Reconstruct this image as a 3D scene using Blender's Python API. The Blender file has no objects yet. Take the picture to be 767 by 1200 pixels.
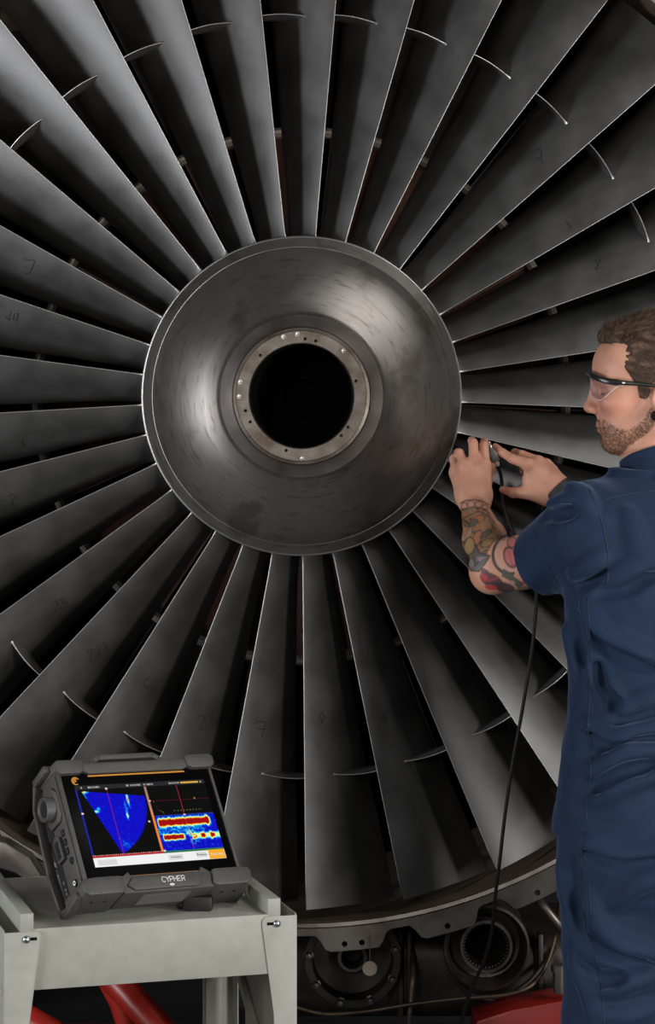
import bpy, bmesh, math, random
import numpy as np
from mathutils import Vector, Matrix
random.seed(4); np.random.seed(4)
C = bpy.context.scene.collection
sc = bpy.context.scene
PI = math.pi

# ------------------------------------------------------------------ camera
D, F, HZ, CX, CY = 5.0, 2793.0, 1.65, 353.0, 464.0      # camera distance, focal length in px, axis height, axis pixel
cd = bpy.data.cameras.new('camera'); cam = bpy.data.objects.new('camera', cd); C.objects.link(cam)
cam.location = (0, -D, HZ); cam.rotation_euler = (PI/2, 0, 0)
cd.sensor_fit = 'VERTICAL'; cd.sensor_height = 36; cd.lens = 36*F/1200
cd.shift_x = (383.5-CX)/1200; cd.shift_y = -(600-CY)/1200
cd.clip_end = 60
sc.camera = cam

# ------------------------------------------------------------------ world, lights, exposure
w = bpy.data.worlds.new('world'); sc.world = w; w.use_nodes = True
w.node_tree.nodes['Background'].inputs[0].default_value = (0.8, 0.9, 1, 1)
w.node_tree.nodes['Background'].inputs[1].default_value = 0.004
vs = sc.view_settings; sc.display_settings.display_device = 'sRGB'
vs.view_transform = 'Standard'; vs.look = 'None'; vs.gamma = 1; vs.use_curve_mapping = False; vs.exposure = 0.0

def area(name, loc, target, sx, sy, power, col=(1, 1, 1)):
    l = bpy.data.lights.new(name, 'AREA'); l.shape = 'RECTANGLE'; l.size = sx; l.size_y = sy; l.energy = power; l.color = col
    o = bpy.data.objects.new(name, l); C.objects.link(o); o.location = loc
    o.rotation_euler = (Vector(target)-Vector(loc)).to_track_quat('-Z', 'Y').to_euler()
    return o
area('softbox_left', (-3.2, -2.1, 1.25), (0.1, 0, 1.6), .6, 1.2, 72, (0.95, 0.97, 1))
area('softbox_right', (3.3, -2.8, 1.7), (0.2, 0, 1.3), .7, 1.3, 66, (1, 0.97, 0.93))
area('fill_right_front', (2.7, -4.4, 1.1), (0.1, 0, 1.1), .7, 1.0, 84, (1, 0.97, 0.93))  # added fill lamp that brightens the lower blades past the figure
area('softbox_overhead', (2.2, -1.6, 4.4), (0.6, 0, 1.4), 1.2, .9, 36, (1, 0.98, 0.95))
area('fill_camera', (-0.9, -5.4, 2.3), (0.1, 0, 1.3), .9, 0.9, 40, (1, 0.97, 0.94))  # added front fill lamp for the skin and the gaps between blades

# ------------------------------------------------------------------ helpers
def P(px, py, y):
    s = (D+y)/F
    return np.array([(px-CX)*s, y, HZ-(py-CY)*s])
def proj(p):
    p = np.atleast_2d(p); s = F/(D+p[:, 1])
    return np.c_[CX+p[:, 0]*s, CY-(p[:, 2]-HZ)*s]

def link(name, me, m=None, parent=None, smooth=True, kind=None, label=None):
    o = bpy.data.objects.new(name, me); C.objects.link(o)
    if m is not None and not me.materials: me.materials.append(m)
    if parent is not None: o.parent = parent
    if smooth is True: me.shade_smooth()
    elif smooth: me.shade_smooth(); me.set_sharp_from_angle(angle=math.radians(smooth))
    if kind: o['kind'] = kind
    if label: o['label'] = label
    return o
def thing(name, label, cat, loc=(0, 0, 0), group=None):
    o = bpy.data.objects.new(name, None); C.objects.link(o); o.location = loc; o.empty_display_size = .05
    o['label'] = label; o['category'] = cat
    if group: o['group'] = group
    return o
def mesh(name, v, f):
    me = bpy.data.meshes.new(name); me.from_pydata([tuple(map(float, a)) for a in v], [], [tuple(map(int, a)) for a in f]); me.update()
    return me
def obm(name, bm, m, parent=None, smooth=35, **k):
    bmesh.ops.recalc_face_normals(bm, faces=bm.faces)
    me = bpy.data.meshes.new(name); bm.to_mesh(me); bm.free()
    return link(name, me, m, parent, smooth, **k)
def frame_mat(o, u, v, n):
    return Matrix(((u[0], v[0], n[0], o[0]), (u[1], v[1], n[1], o[1]), (u[2], v[2], n[2], o[2]), (0, 0, 0, 1)))
def bm_box(bm, lo, hi, bevel=0, M=None, seg=2):
    r = bmesh.ops.create_cube(bm, size=1)['verts']
    lo = Vector(lo); hi = Vector(hi)
    for q in r: q.co = Vector([lo[i]+(q.co[i]+.5)*(hi[i]-lo[i]) for i in range(3)])
    vs_ = r
    if bevel:
        es = list({e for q in r for e in q.link_edges})
        rr = bmesh.ops.bevel(bm, geom=es, offset=bevel, segments=seg, affect='EDGES', profile=.5)
        vs_ = list({q for q in rr['verts']} | {q for q in r if q.is_valid})
    if M is not None:
        done = set()
        for q in vs_:
            if q.is_valid and q not in done: q.co = M @ q.co; done.add(q)
    return bm
def bm_prism(bm, poly, z0, z1, M=None, bevel=0):
    """extrude a 2-D outline along local z"""
    a = [bm.verts.new((x, y, z0)) for x, y in poly]; b = [bm.verts.new((x, y, z1)) for x, y in poly]
    n = len(poly); fs = [bm.faces.new(a[::-1]), bm.faces.new(b)]
    for i in range(n): fs.append(bm.faces.new((a[i], a[(i+1) % n], b[(i+1) % n], b[i])))
    vv = a+b
    if bevel:
        bmesh.ops.recalc_face_normals(bm, faces=fs)
        rr = bmesh.ops.bevel(bm, geom=list({e for f in fs for e in f.edges}), offset=bevel, segments=2, affect='EDGES', profile=.5)
        vv = list({q for q in rr['verts']} | {q for q in vv if q.is_valid})
    if M is not None:
        for q in vv: q.co = M @ q.co
    return bm
def bm_lathe(bm, prof, n=64, M=None, close=False, a0=0, a1=2*PI):
    """profile (radius, along) about local z"""
    full = abs(a1-a0-2*PI) < 1e-6; rows = []
    for i in range(n if full else n+1):
        t = a0+(a1-a0)*i/n
        rows.append([bm.verts.new((M @ Vector((r*math.cos(t), r*math.sin(t), z))) if M is not None else (r*math.cos(t), r*math.sin(t), z)) for r, z in prof])
    k = len(prof)
    for i in range(n):
        A = rows[i]; B = rows[(i+1) % len(rows)]
        for j in range(k if close else k-1):
            q = (A[j], B[j], B[(j+1) % k], A[(j+1) % k])
            bm.faces.new(q)
    return bm
def bm_tube(bm, pts, r, n=8, caps=True):
    pts = [Vector(p) for p in pts]; rs = r if hasattr(r, '__len__') else [r]*len(pts)
    t = (pts[1]-pts[0]).normalized(); up = Vector((0, 0, 1)) if abs(t.z) < .9 else Vector((1, 0, 0))
    a = t.cross(up).normalized(); rows = []
    for i, p in enumerate(pts):
        t = (pts[min(i+1, len(pts)-1)]-pts[max(i-1, 0)]).normalized()
        a = (a-t*a.dot(t)).normalized(); b = t.cross(a)
        rows.append([bm.verts.new(p+rs[i]*(a*math.cos(2*PI*k/n)+b*math.sin(2*PI*k/n))) for k in range(n)])
    for i in range(len(rows)-1):
        for k in range(n): bm.faces.new((rows[i][k], rows[i][(k+1) % n], rows[i+1][(k+1) % n], rows[i+1][k]))
    if caps: bm.faces.new(rows[0][::-1]); bm.faces.new(rows[-1])
    return bm
def spline(pts, n=8):
    pts = [np.array(p, float) for p in pts]; out = []
    for i in range(len(pts)-1):
        p0 = pts[max(i-1, 0)]; p1 = pts[i]; p2 = pts[i+1]; p3 = pts[min(i+2, len(pts)-1)]
        for k in range(n):
            t = k/n; out.append(.5*((2*p1)+(p2-p0)*t+(2*p0-5*p1+4*p2-p3)*t*t+(3*p1-p0-3*p2+p3)*t**3))
    out.append(pts[-1]); return out
YAX = lambda y=0., x=0., z=HZ: frame_mat((x, y, z), (1, 0, 0), (0, 0, 1), (0, 1, 0))    # local z -> world +y (about the engine axis)

# ------------------------------------------------------------------ materials
def mat(name, col, rough=.5, metal=0., var=.0, scale=20., bump=0., bscale=200., col2=None, aniso=0., emis=None, spec=.5, coat=0., detail=6, rvar=0., coords='Object', thr=(.35, .7)):
    m = bpy.data.materials.new(name); m.use_nodes = True; nt = m.node_tree; N = nt.nodes; L = nt.links
    b = N['Principled BSDF']; b.inputs['Base Color'].default_value = (*col, 1); b.inputs['Roughness'].default_value = rough
    b.inputs['Metallic'].default_value = metal; b.inputs['Specular IOR Level'].default_value = spec; b.inputs['Coat Weight'].default_value = coat
    tc = N.new('ShaderNodeTexCoord')
    if col2 or var or rvar:
        no = N.new('ShaderNodeTexNoise'); no.inputs['Scale'].default_value = scale; no.inputs['Detail'].default_value = detail
        L.new(tc.outputs[coords], no.inputs['Vector'])
        if col2 or var:
            ra = N.new('ShaderNodeValToRGB'); ra.color_ramp.elements[0].position = thr[0]; ra.color_ramp.elements[1].position = thr[1]
            c2 = col2 or tuple(min(1, c*(1+var)) for c in col); c1 = col if col2 else tuple(c*(1-var) for c in col)
            ra.color_ramp.elements[0].color = (*c1, 1); ra.color_ramp.elements[1].color = (*c2, 1)
            L.new(no.outputs['Fac'], ra.inputs['Fac']); L.new(ra.outputs['Color'], b.inputs['Base Color'])
        if rvar:
            mr = N.new('ShaderNodeMapRange'); mr.inputs[1].default_value = .3; mr.inputs[2].default_value = .7
            mr.inputs[3].default_value = rough-rvar; mr.inputs[4].default_value = rough+rvar
            L.new(no.outputs['Fac'], mr.inputs[0]); L.new(mr.outputs[0], b.inputs['Roughness'])
    if bump:
        n2 = N.new('ShaderNodeTexNoise'); n2.inputs['Scale'].default_value = bscale; n2.inputs['Detail'].default_value = 4
        bu = N.new('ShaderNodeBump'); bu.inputs['Strength'].default_value = bump; bu.inputs['Distance'].default_value = .002
        L.new(tc.outputs[coords], n2.inputs['Vector']); L.new(n2.outputs['Fac'], bu.inputs['Height']); L.new(bu.outputs['Normal'], b.inputs['Normal'])
    if emis: b.inputs['Emission Color'].default_value = (*emis[0], 1); b.inputs['Emission Strength'].default_value = emis[1]
    if aniso:
        tg = N.new('ShaderNodeTangent'); tg.direction_type = 'RADIAL'; tg.axis = 'Z'
        b.inputs['Anisotropic'].default_value = aniso; L.new(tg.outputs[0], b.inputs['Tangent'])
    return m
def mat_attr(name, attr='Col', rough=.5, emission=0., sss=0., bump=0., bscale=300., spec=.5):
    m = bpy.data.materials.new(name); m.use_nodes = True; nt = m.node_tree; N = nt.nodes; L = nt.links; b = N['Principled BSDF']
    a = N.new('ShaderNodeAttribute'); a.attribute_name = attr
    b.inputs['Roughness'].default_value = rough; b.inputs['Specular IOR Level'].default_value = spec
    if emission:
        b.inputs['Base Color'].default_value = (.004, .004, .004, 1)
        L.new(a.outputs['Color'], b.inputs['Emission Color']); b.inputs['Emission Strength'].default_value = emission
    else: L.new(a.outputs['Color'], b.inputs['Base Color'])
    if sss:
        b.inputs['Subsurface Weight'].default_value = sss; b.inputs['Subsurface Radius'].default_value = (1, .35, .2); b.inputs['Subsurface Scale'].default_value = .004
    if bump:
        tc = N.new('ShaderNodeTexCoord'); n2 = N.new('ShaderNodeTexNoise'); n2.inputs['Scale'].default_value = bscale; n2.inputs['Detail'].default_value = 3
        bu = N.new('ShaderNodeBump'); bu.inputs['Strength'].default_value = bump; bu.inputs['Distance'].default_value = .001
        L.new(tc.outputs['Object'], n2.inputs['Vector']); L.new(n2.outputs['Fac'], bu.inputs['Height']); L.new(bu.outputs['Normal'], b.inputs['Normal'])
    return m

M = {}
M['blade'] = mat('blade_titanium', (.15, .148, .147), .46, .72, var=.26, scale=9, bump=.16, bscale=420, rvar=.07)
M['edge'] = mat('worn_edge_glint', (.50, .485, .465), .42, 1.)  # bare metal, paler so the specular edge lines sit in the colour
M['hub'] = mat('turned_hub_metal', (.20, .188, .178), .38, .78, col2=(.27, .248, .23), scale=5, aniso=.85, rvar=.05)
def turned(m, dark=(.10, .085, .07), amt=.55):
    """turning grooves that run round the axis, streaks of grime and brown stains"""
    nt = m.node_tree; N = nt.nodes; L = nt.links; b = N['Principled BSDF']; tc = N.new('ShaderNodeTexCoord')
    sx = N.new('ShaderNodeSeparateXYZ'); L.new(tc.outputs['Object'], sx.inputs[0])
    def mth(op, a, c=None):
        n = N.new('ShaderNodeMath'); n.operation = op
        for i, v in enumerate((a, c)):
            if v is None: continue
            if isinstance(v, (int, float)): n.inputs[i].default_value = v
            else: L.new(v, n.inputs[i])
        return n.outputs[0]
    r = mth('SQRT', mth('ADD', mth('MULTIPLY', sx.outputs[0], sx.outputs[0]), mth('MULTIPLY', sx.outputs[1], sx.outputs[1])))
    a = mth('ARCTAN2', sx.outputs[1], sx.outputs[0])
    def ring(fr, fa, det):
        cb = N.new('ShaderNodeCombineXYZ'); L.new(mth('MULTIPLY', r, fr), cb.inputs[0]); L.new(mth('MULTIPLY', mth('SINE', a), fa), cb.inputs[1]); L.new(mth('MULTIPLY', mth('COSINE', a), fa), cb.inputs[2])
        n = N.new('ShaderNodeTexNoise'); n.inputs['Scale'].default_value = 1; n.inputs['Detail'].default_value = det; L.new(cb.outputs[0], n.inputs['Vector']); return n.outputs['Fac']
    fine = ring(700, 3, 3); streak = ring(150, 5, 4); 
    bu = N.new('ShaderNodeBump'); bu.inputs['Strength'].default_value = .10; bu.inputs['Distance'].default_value = .001; L.new(fine, bu.inputs['Height']); L.new(bu.outputs[0], b.inputs['Normal'])
    st = N.new('ShaderNodeTexNoise'); st.inputs['Scale'].default_value = 9; st.inputs['Detail'].default_value = 5; L.new(tc.outputs['Object'], st.inputs['Vector'])
    def ramp(f, p0, p1):
        q = N.new('ShaderNodeMapRange'); q.inputs[1].default_value = p0; q.inputs[2].default_value = p1; L.new(f, q.inputs[0]); return q.outputs[0]
    k = mth('MAXIMUM', mth('MULTIPLY', ramp(streak, .55, .72), .6), mth('MULTIPLY', ramp(st.outputs['Fac'], .55, .64), .6))
    mx = N.new('ShaderNodeMix'); mx.data_type = 'RGBA'; src = b.inputs['Base Color'].links[0].from_socket
    L.new(mth('MULTIPLY', k, amt*1.6), mx.inputs[0]); L.new(src, mx.inputs[6]); mx.inputs[7].default_value = (*dark, 1); L.new(mx.outputs[2], b.inputs['Base Color'])
    rr = b.inputs['Roughness'].links[0].from_socket; L.new(mth('ADD', rr, mth('MULTIPLY', mth('SUBTRACT', fine, .5), .25)), b.inputs['Roughness'])
turned(M['hub'], (.085, .066, .05), .62)
M['hubshade'] = mat('shaded_hub_band', (.10, .088, .08), .5, .8, var=.3, scale=14)  # recess shade of the hub step put into its base colour
M['flange'] = mat('worn_flange_metal', (.21, .19, .165), .45, .85, col2=(.11, .08, .06), scale=26, bump=.15, bscale=200)
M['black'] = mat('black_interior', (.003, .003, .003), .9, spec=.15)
M['stud'] = mat('bright_stud', (.62, .6, .57), .3, 1.)
M['mark'] = mat('pen_ink', (.015, .015, .016), .7)
M['liner'] = mat('rub_strip_liner', (.14, .105, .075), .6, .1, col2=(.085, .062, .045), scale=7)
M['case'] = mat('case_metal', (.27, .255, .235), .42, .85, col2=(.16, .13, .11), scale=16, bump=.1, bscale=150)
M['dark'] = mat('dark_grimy_metal', (.055, .05, .048), .5, .6, col2=(.028, .024, .022), scale=18, bump=.2, bscale=120)
M['port'] = mat('port_metal', (.17, .15, .135), .42, .8, col2=(.09, .07, .06), scale=25, bump=.15, bscale=150)
M['stator'] = mat('stator_bronze', (.10, .042, .028), .45, .5, col2=(.06, .04, .034), scale=12)
M['splitter'] = mat('splitter_pale', (.34, .29, .24), .45, .3, var=.15, scale=20)
M['pipe'] = mat('dull_pipe', (.12, .085, .06), .45, .6, var=.3, scale=30)
M['red'] = mat('red_stand_paint', (.42, .022, .012), .38, 0, col2=(.28, .014, .009), scale=10, bump=.08, bscale=60)
M['floor'] = mat('hangar_floor', (.05, .05, .052), .45, 0, var=.25, scale=2.5, bump=.08, bscale=40)
M['wall'] = mat('hangar_wall', (.022, .022, .024), .8, 0, var=.2, scale=1.5)
M['cart'] = mat('grey_cart_paint', (.36, .365, .325), .5, 0, var=.07, scale=30, bump=.05, bscale=250)
M['zinc'] = mat('zinc_bolt', (.5, .55, .6), .3, 1.)

# ------------------------------------------------------------------ setting
bm = bmesh.new(); bm_box(bm, (-7, -8, -.1), (7, 5, 0)); o = obm('floor', bm, M['floor'], smooth=False, kind='structure')
bm = bmesh.new(); bm_box(bm, (-7, 5, -.1), (7, 5.2, 6)); o = obm('wall_back', bm, M['wall'], smooth=False, kind='structure')

# ------------------------------------------------------------------ fan rotor
NB = 33; PH0 = math.radians(2.2256); DPH = 2*PI/NB
def phi(k): return PH0+k*DPH
RR = np.array([.325, .55, .80, 1.08])
TH1 = np.radians([46, 56, 64, 70]); TH2 = np.radians([-10, 2, 16, 44]); CH = np.array([.16, .19, .212, .228])
def camber(r, s):
    """tangential and axial offset of the camber line, its direction"""
    a1 = np.interp(r, RR, TH1); a2 = np.interp(r, RR, TH2); c = np.interp(r, RR, CH)
    n = 24; ss = (np.arange(n)+.5)/n*s; th = a1+(a2-a1)*ss
    return c*s*np.sin(th).mean(), c*s*np.cos(th).mean(), a1+(a2-a1)*s
def thick(r, s):
    t = np.interp(r, [.33, .6, 1.08], [.0058, .0042, .0026])
    fl = 1+2.2*math.exp(-max(r-.328, 0)/.011)
    return (t*math.sqrt(max(0, math.sin(PI*min(1, s*.93+.035))))*.9)*fl*1.0+.0003
def suction(r, s, off=0.):
    t, y, th = camber(r, s); h = thick(r, s)+off
    return np.array([-(t+h*math.cos(th)), y-h*math.sin(th), r])
def blade_mesh():
    rs = [.318, .328, .333, .339, .347, .36, .40, .46, .52, .6, .68, .76, .84, .92, 1.0, 1.05, 1.078]; S = [0, .012, .035, .08, .15, .25, .36, .47, .58, .69, .8, .9, .97, 1]
    V = []; Fc = []; n = 2*len(S)
    for r in rs:
        up = []; lo = []
        for s in S:
            t, y, th = camber(r, s); h = thick(r, s)
            up.append((-(t+h*math.cos(th)), y-h*math.sin(th), r)); lo.append((-(t-h*math.cos(th)), y+h*math.sin(th), r))
        V += up+lo[::-1]
    for i in range(len(rs)-1):
        for j in range(n):
            a = i*n+j; b = i*n+(j+1) % n; Fc.append((a, b, b+n, a+n))
    Fc.append(tuple(range(n))[::-1]); Fc.append(tuple(range((len(rs)-1)*n, len(rs)*n)))
    me = mesh('fan_blade', V, Fc)
    b = bmesh.new(); b.from_mesh(me); bmesh.ops.recalc_face_normals(b, faces=b.faces); b.to_mesh(me); b.free(); return me
def edge_mesh():
    bm = bmesh.new(); rs = np.r_[.326, .331, .336, .343, .352, np.linspace(.37, 1.077, 16)]
    pts = []; rad = []
    for r in rs:
        fl = math.exp(-max(r-.328, 0)/.010)
        pts.append((0, -.0004-.004*fl, r)); rad.append(.0010+.005*fl)
    bm_tube(bm, pts, rad, 8); bmesh.ops.recalc_face_normals(bm, faces=bm.faces)
    me = bpy.data.meshes.new('leading_edge'); bm.to_mesh(me); bm.free(); return me
RS = .803
def snub_mesh(side):
    """half of a mid-span shroud: from the blade face to the middle of the passage"""
    V = []; Fc = []; NU, NW = 12, 7
    sp = RS*DPH
    for i in range(NU):
        u = i/(NU-1)
        for top in (1, -1):
            for j in range(NW):
                wv = j/(NW-1)
                if side > 0:   # suction side of this blade, leaning into the passage
                    s0 = .34+.40*wv; t, y, th = camber(RS, s0); tn, yn, _ = camber(RS, .14+.40*wv)
                    A = np.array([t, y]); B = np.array([tn-0+sp, yn]); q = A+(B-A)*u*.5
                else:
                    s0 = .14+.40*wv; t, y, th = camber(RS, s0); tn, yn, _ = camber(RS, .34+.40*wv)
                    A = np.array([t, y]); B = np.array([tn-sp, yn]); q = A+(B-A)*u*.5
                g = u*.5 if side > 0 else 1-u*.5
                edge = math.sqrt(max(0.08, math.sin(PI*(.06+.88*wv))))
                h = (.0016+.0065*math.exp(-u/.09))*edge
                bow = .004*math.sin(PI*g)
                al = q[0]/RS; V.append((-(RS+bow+top*h)*math.sin(al), q[1], (RS+bow+top*h)*math.cos(al)))
    n = 2*NW
    idx = lambda i, top, j: i*n+(0 if top > 0 else NW)+j
    for i in range(NU-1):
        loop = [idx(i, 1, j) for j in range(NW)]+[idx(i, -1, j) for j in range(NW-1, -1, -1)]
        l2 = [a+n for a in loop]
        for k in range(n): Fc.append((loop[k], loop[(k+1) % n], l2[(k+1) % n], l2[k]))
    e = [idx(NU-1, 1, j) for j in range(NW)]+[idx(NU-1, -1, j) for j in range(NW-1, -1, -1)]; Fc.append(tuple(e))
    me = mesh('snubber', V, Fc); b = bmesh.new(); b.from_mesh(me); bmesh.ops.recalc_face_normals(b, faces=b.faces)
    b.to_mesh(me); b.free(); me.materials.append(M['blade']); me.materials.append(M['edge'])
    rim = [np.mean([V[idx(i, 1, 0)], V[idx(i, -1, 0)]], 0) for i in range(NU)]       # bare metal bead along the front rim, coloured pale for its glint
    b = bmesh.new(); b.from_mesh(me); nf = len(b.faces)
    bm_tube(b, rim, [.0012+.003*math.exp(-(i/(NU-1))/.08) for i in range(NU)], 6); b.faces.ensure_lookup_table()
    for f in b.faces[nf:]: f.material_index = 1
    b.to_mesh(me); b.free(); return me

rotor = thing('fan_rotor', 'large dark grey engine fan wheel with a conical hub and many radial blades', 'engine fan', (0, 0, HZ))
bme = blade_mesh(); eme = edge_mesh(); sme = [snub_mesh(1), snub_mesh(-1)]
blades = []
for k in range(NB):
    o = link('fan_blade', bme, M['blade'], rotor, 50)
    p = phi(k); o.rotation_euler = (0, math.atan2(math.cos(p), -math.sin(p)), 0); blades.append(o)
    link('leading_edge', eme, M['edge'], o, True, label='bare worn leading edge, coloured pale for its glint' if k == 0 else None)  # pale bead carries the specular line along the blade edge
    for q in sme: link('snubber', q, M['blade'], o, 50)
# pen marks, each drawn on the face of the blade that carries it
GR = np.linspace(.36, 1.06, 90); GS = np.linspace(.02, .98, 60)
GP = np.array([[suction(r, s, .0006) for s in GS] for r in GR])
DIG = {'7': [[(-.5, -.5), (.5, -.55), (.05, .6)], [(-.3, .05), (.4, 0)]], '2': [[(-.4, -.3), (0, -.55), (.35, -.2), (-.4, .5), (.45, .45)]],
       '3': [[(-.3, -.5), (.3, -.4), (0, -.05), (.35, .3), (-.3, .5)]], '5': [[(.4, -.5), (-.2, -.5), (-.25, -.1), (.3, .1), (.1, .5), (-.35, .5)]],
       '1': [[(0, -.5), (0, .5)]], '6': [[(.3, -.5), (-.2, .1), (0, .5), (.3, .2), (-.1, .1)]], '0': [[(0, -.5), (-.3, 0), (0, .5), (.3, 0), (0, -.5)]]}
for (px, py, txt, size, ang) in [(33, 313, '7', 15, 10), (15, 371, '60', 10, 8), (15, 585, '2', 12, -15), (70, 708, '23', 11, -25), (115, 762, '211', 11, -30), (175, 805, '5', 18, -25),
                            (243, 845, '26', 15, -15), (305, 855, '7', 15, -5), (377, 840, '0', 12, 0), (450, 840, '6', 15, 8), (631, 185, '7', 15, -30), (667, 264, '1', 9, -30), (700, 310, '2', 10, -20), (25, 520, '3', 9, -10)]:
    best = None
    for k in range(NB):
        Rm = np.array(blades[k].rotation_euler.to_matrix()); W = GP @ Rm.T+[0, 0, HZ]
        q = proj(W.reshape(-1, 3)); d = ((q-[px, py])**2).sum(1); i = d.argmin()
        dep = W.reshape(-1, 3)[i, 1]
        if d[i] < 30 and (best is None or dep < best[1]): best = (k, dep, q)
    if best is None: continue
    k, _, q = best; bm = bmesh.new(); ca, sa = math.cos(math.radians(ang)), math.sin(math.radians(ang))
    for ci, ch in enumerate(txt):
        for st in DIG[ch]:
            pts = []
            for (a, b) in spline([(x, y, 0) for x, y in st], 4) and [(v[0], v[1]) for v in spline([(x, y, 0) for x, y in st], 4)]:
                a = (a+(ci-(len(txt)-1)/2)*1.1)*size*.8; b = b*size
                i = ((q-[px+a*ca-b*sa, py+a*sa+b*ca])**2).sum(1).argmin(); v = GP.reshape(-1, 3)[i]
                if not pts or np.linalg.norm(v-pts[-1]) > .002: pts.append(v)
            if len(pts) > 1: bm_tube(bm, pts, .0007, 5)
    if len(bm.verts): obm('pen_mark', bm, M['mark'], blades[k], True)
    else: bm.free()
# hub
bm = bmesh.new(); Zr = frame_mat((0, 0, 0), (1, 0, 0), (0, 0, 1), (0, 1, 0))
def lathe_part(name, prof, m, parent, n=128, close=False, smooth=25, y=0, **k):
    """its own z axis lies along the engine axis, so the turned grain follows it round"""
    bm = bmesh.new(); bm_lathe(bm, prof, n, None, close)
    o = obm(name, bm, m, parent, smooth, **k); o.matrix_local = Zr.copy(); o.location = (0, y, 0); return o
cone = [(.325, .2), (.3345, .03), (.3345, -.004), (.332, -.009), (.312, -.024), (.3105, -.0235), (.309, -.026), (.29, -.042), (.26, -.064), (.23, -.083), (.20, -.101), (.176, -.114), (.172, -.117), (.1705, -.122), (.168, -.124)]
lathe_part('hub_cone', cone, M['hub'], rotor, 160)
lathe_part('hub_step', [(.1685, -.120), (.167, -.126), (.15, -.132), (.142, -.136), (.139, -.14)], M['hubshade'], rotor, 128, label='stepped band around the hub opening with shade in its colour')
lathe_part('hub_rim', [(.3348, -.0035), (.3356, -.006), (.3352, -.0085), (.3335, -.0098), (.3322, -.0092), (.3335, -.006)], M['edge'], rotor, 160, True, label='rim of the hub, coloured pale for its glint')  # pale bead puts the lit rim line into the colour
fl = lathe_part('mounting_flange', [(.139, -.13), (.139, -.150), (.1325, -.152), (.1325, -.163), (.1315, -.165), (.1078, -.165), (.1065, -.163), (.1065, -.10), (.139, -.10)], M['flange'], rotor, 128, True)
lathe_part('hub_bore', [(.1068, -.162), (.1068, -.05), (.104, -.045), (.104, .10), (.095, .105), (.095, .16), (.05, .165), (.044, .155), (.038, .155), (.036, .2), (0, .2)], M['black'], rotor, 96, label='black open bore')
sF = (D-.165)/F
bmc = bmesh.new()
for (a, b) in [(390, 82), (440, 92), (178, 160), (630, 282), (592, 500), (560, 540), (300, 610), (130, 475), (108, 422)]:
    dx, dz = (a-372)*.2477*sF, -(b-352)*.2477*sF
    bm_lathe(bmc, [(0, -.18), (.0034, -.18), (.0034, -.135), (0, -.135)], 10, frame_mat((dx, dz, 0), (1, 0, 0), (0, 1, 0), (0, 0, 1)))
bmesh.ops.remove_doubles(bmc, verts=bmc.verts, dist=1e-6); bmesh.ops.recalc_face_normals(bmc, faces=bmc.faces)
cme = bpy.data.meshes.new('cut'); bmc.to_mesh(cme); bmc.free(); co = bpy.data.objects.new('cut', cme); C.objects.link(co)
co.matrix_world = YAX(); bpy.context.view_layer.update()
md = fl.modifiers.new('b', 'BOOLEAN'); md.object = co; md.operation = 'DIFFERENCE'; md.solver = 'EXACT'
bpy.context.view_layer.update()
nm = bpy.data.meshes.new_from_object(fl.evaluated_get(bpy.context.evaluated_depsgraph_get())); fl.modifiers.clear()
if len(nm.vertices) > 100: fl.data = nm
bpy.data.objects.remove(co)
for (a, b) in [(285, 68), (352, 55), (573, 135), (78, 285), (73, 355), (375, 652)]:
    dx, dz = (a-372)*.2477*sF*.985, -(b-352)*.2477*sF*.985
    bm = bmesh.new(); bm_lathe(bm, [(0, -.176), (.0028, -.1755), (.0034, -.173), (.0034, -.168), (.0046, -.168), (.0046, -.163), (0, -.163)], 10, frame_mat((dx, 0, dz), (1, 0, 0), (0, 0, 1), (0, 1, 0)))
    bmesh.ops.remove_doubles(bm, verts=bm.verts, dist=1e-6)
    s_ = obm('stud', bm, M['stud'], fl, 30); s_.matrix_parent_inverse = Zr.inverted()

# ------------------------------------------------------------------ engine case and core behind the fan
case = thing('engine_case', 'round engine casing with a scalloped bolted front flange behind the fan blades', 'engine casing', (0, 0, HZ))
lathe_part('case_barrel', [(1.1, -.02), (1.1, .03), (1.103, .03), (1.103, .26), (1.10, .30), (1.10, .9), (1.15, .9), (1.14, .6), (1.13, .02), (1.126, .0), (1.126, -.02)], M['liner'], case, 160, True, label='brownish inner liner')
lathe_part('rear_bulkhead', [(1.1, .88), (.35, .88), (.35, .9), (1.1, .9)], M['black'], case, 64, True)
# scalloped front flange with bolt holes
bm = bmesh.new(); NT = 36; outer = []; prf = []
holes = []
for k in range(NT):
    c = PI/2-math.radians(5.4+10*k)        # image angle, clockwise from right
    holes.append(c)
for i in range(720):
    a = 2*PI*i/720; d = min(abs((a-c+PI) % (2*PI)-PI) for c in holes); d = math.degrees(d)
    t = min(1, max(0, (3.9-d)/1.3)); t = t*t*(3-2*t)
    outer.append((a, 1.128+.034*t))
y0, y1 = -.028, -.018
def pt(r, a, y): return Vector((r*math.cos(a), y, -r*math.sin(a)))
rows = []
for (a, r) in outer:
    rows.append([bm.verts.new(pt(q, a, y)) for q, y in ((1.1005, y1), (1.1005, y0-.004), (1.108, y0-.006), (1.112, y0), (r-.001, y0), (r, y0+.001), (r, y1))])
for i in range(720):
    A = rows[i]; B = rows[(i+1) % 720]
    for j in range(7): bm.faces.new((A[j], B[j], B[(j+1) % 7], A[(j+1) % 7]))
fl2 = obm('case_flange', bm, M['case'], case, 30)
bmc = bmesh.new()
for ti, c in enumerate(holes):
    for da in ((-.9, .9) if ti == 0 else (0,)):
        a = c+math.radians(da); bm_lathe(bmc, [(0, -.06), (.0062, -.06), (.0062, 0), (0, 0)], 12, frame_mat((1.147*math.cos(a), 0, -1.147*math.sin(a)), (1, 0, 0), (0, 0, 1), (0, 1, 0)))
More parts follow.
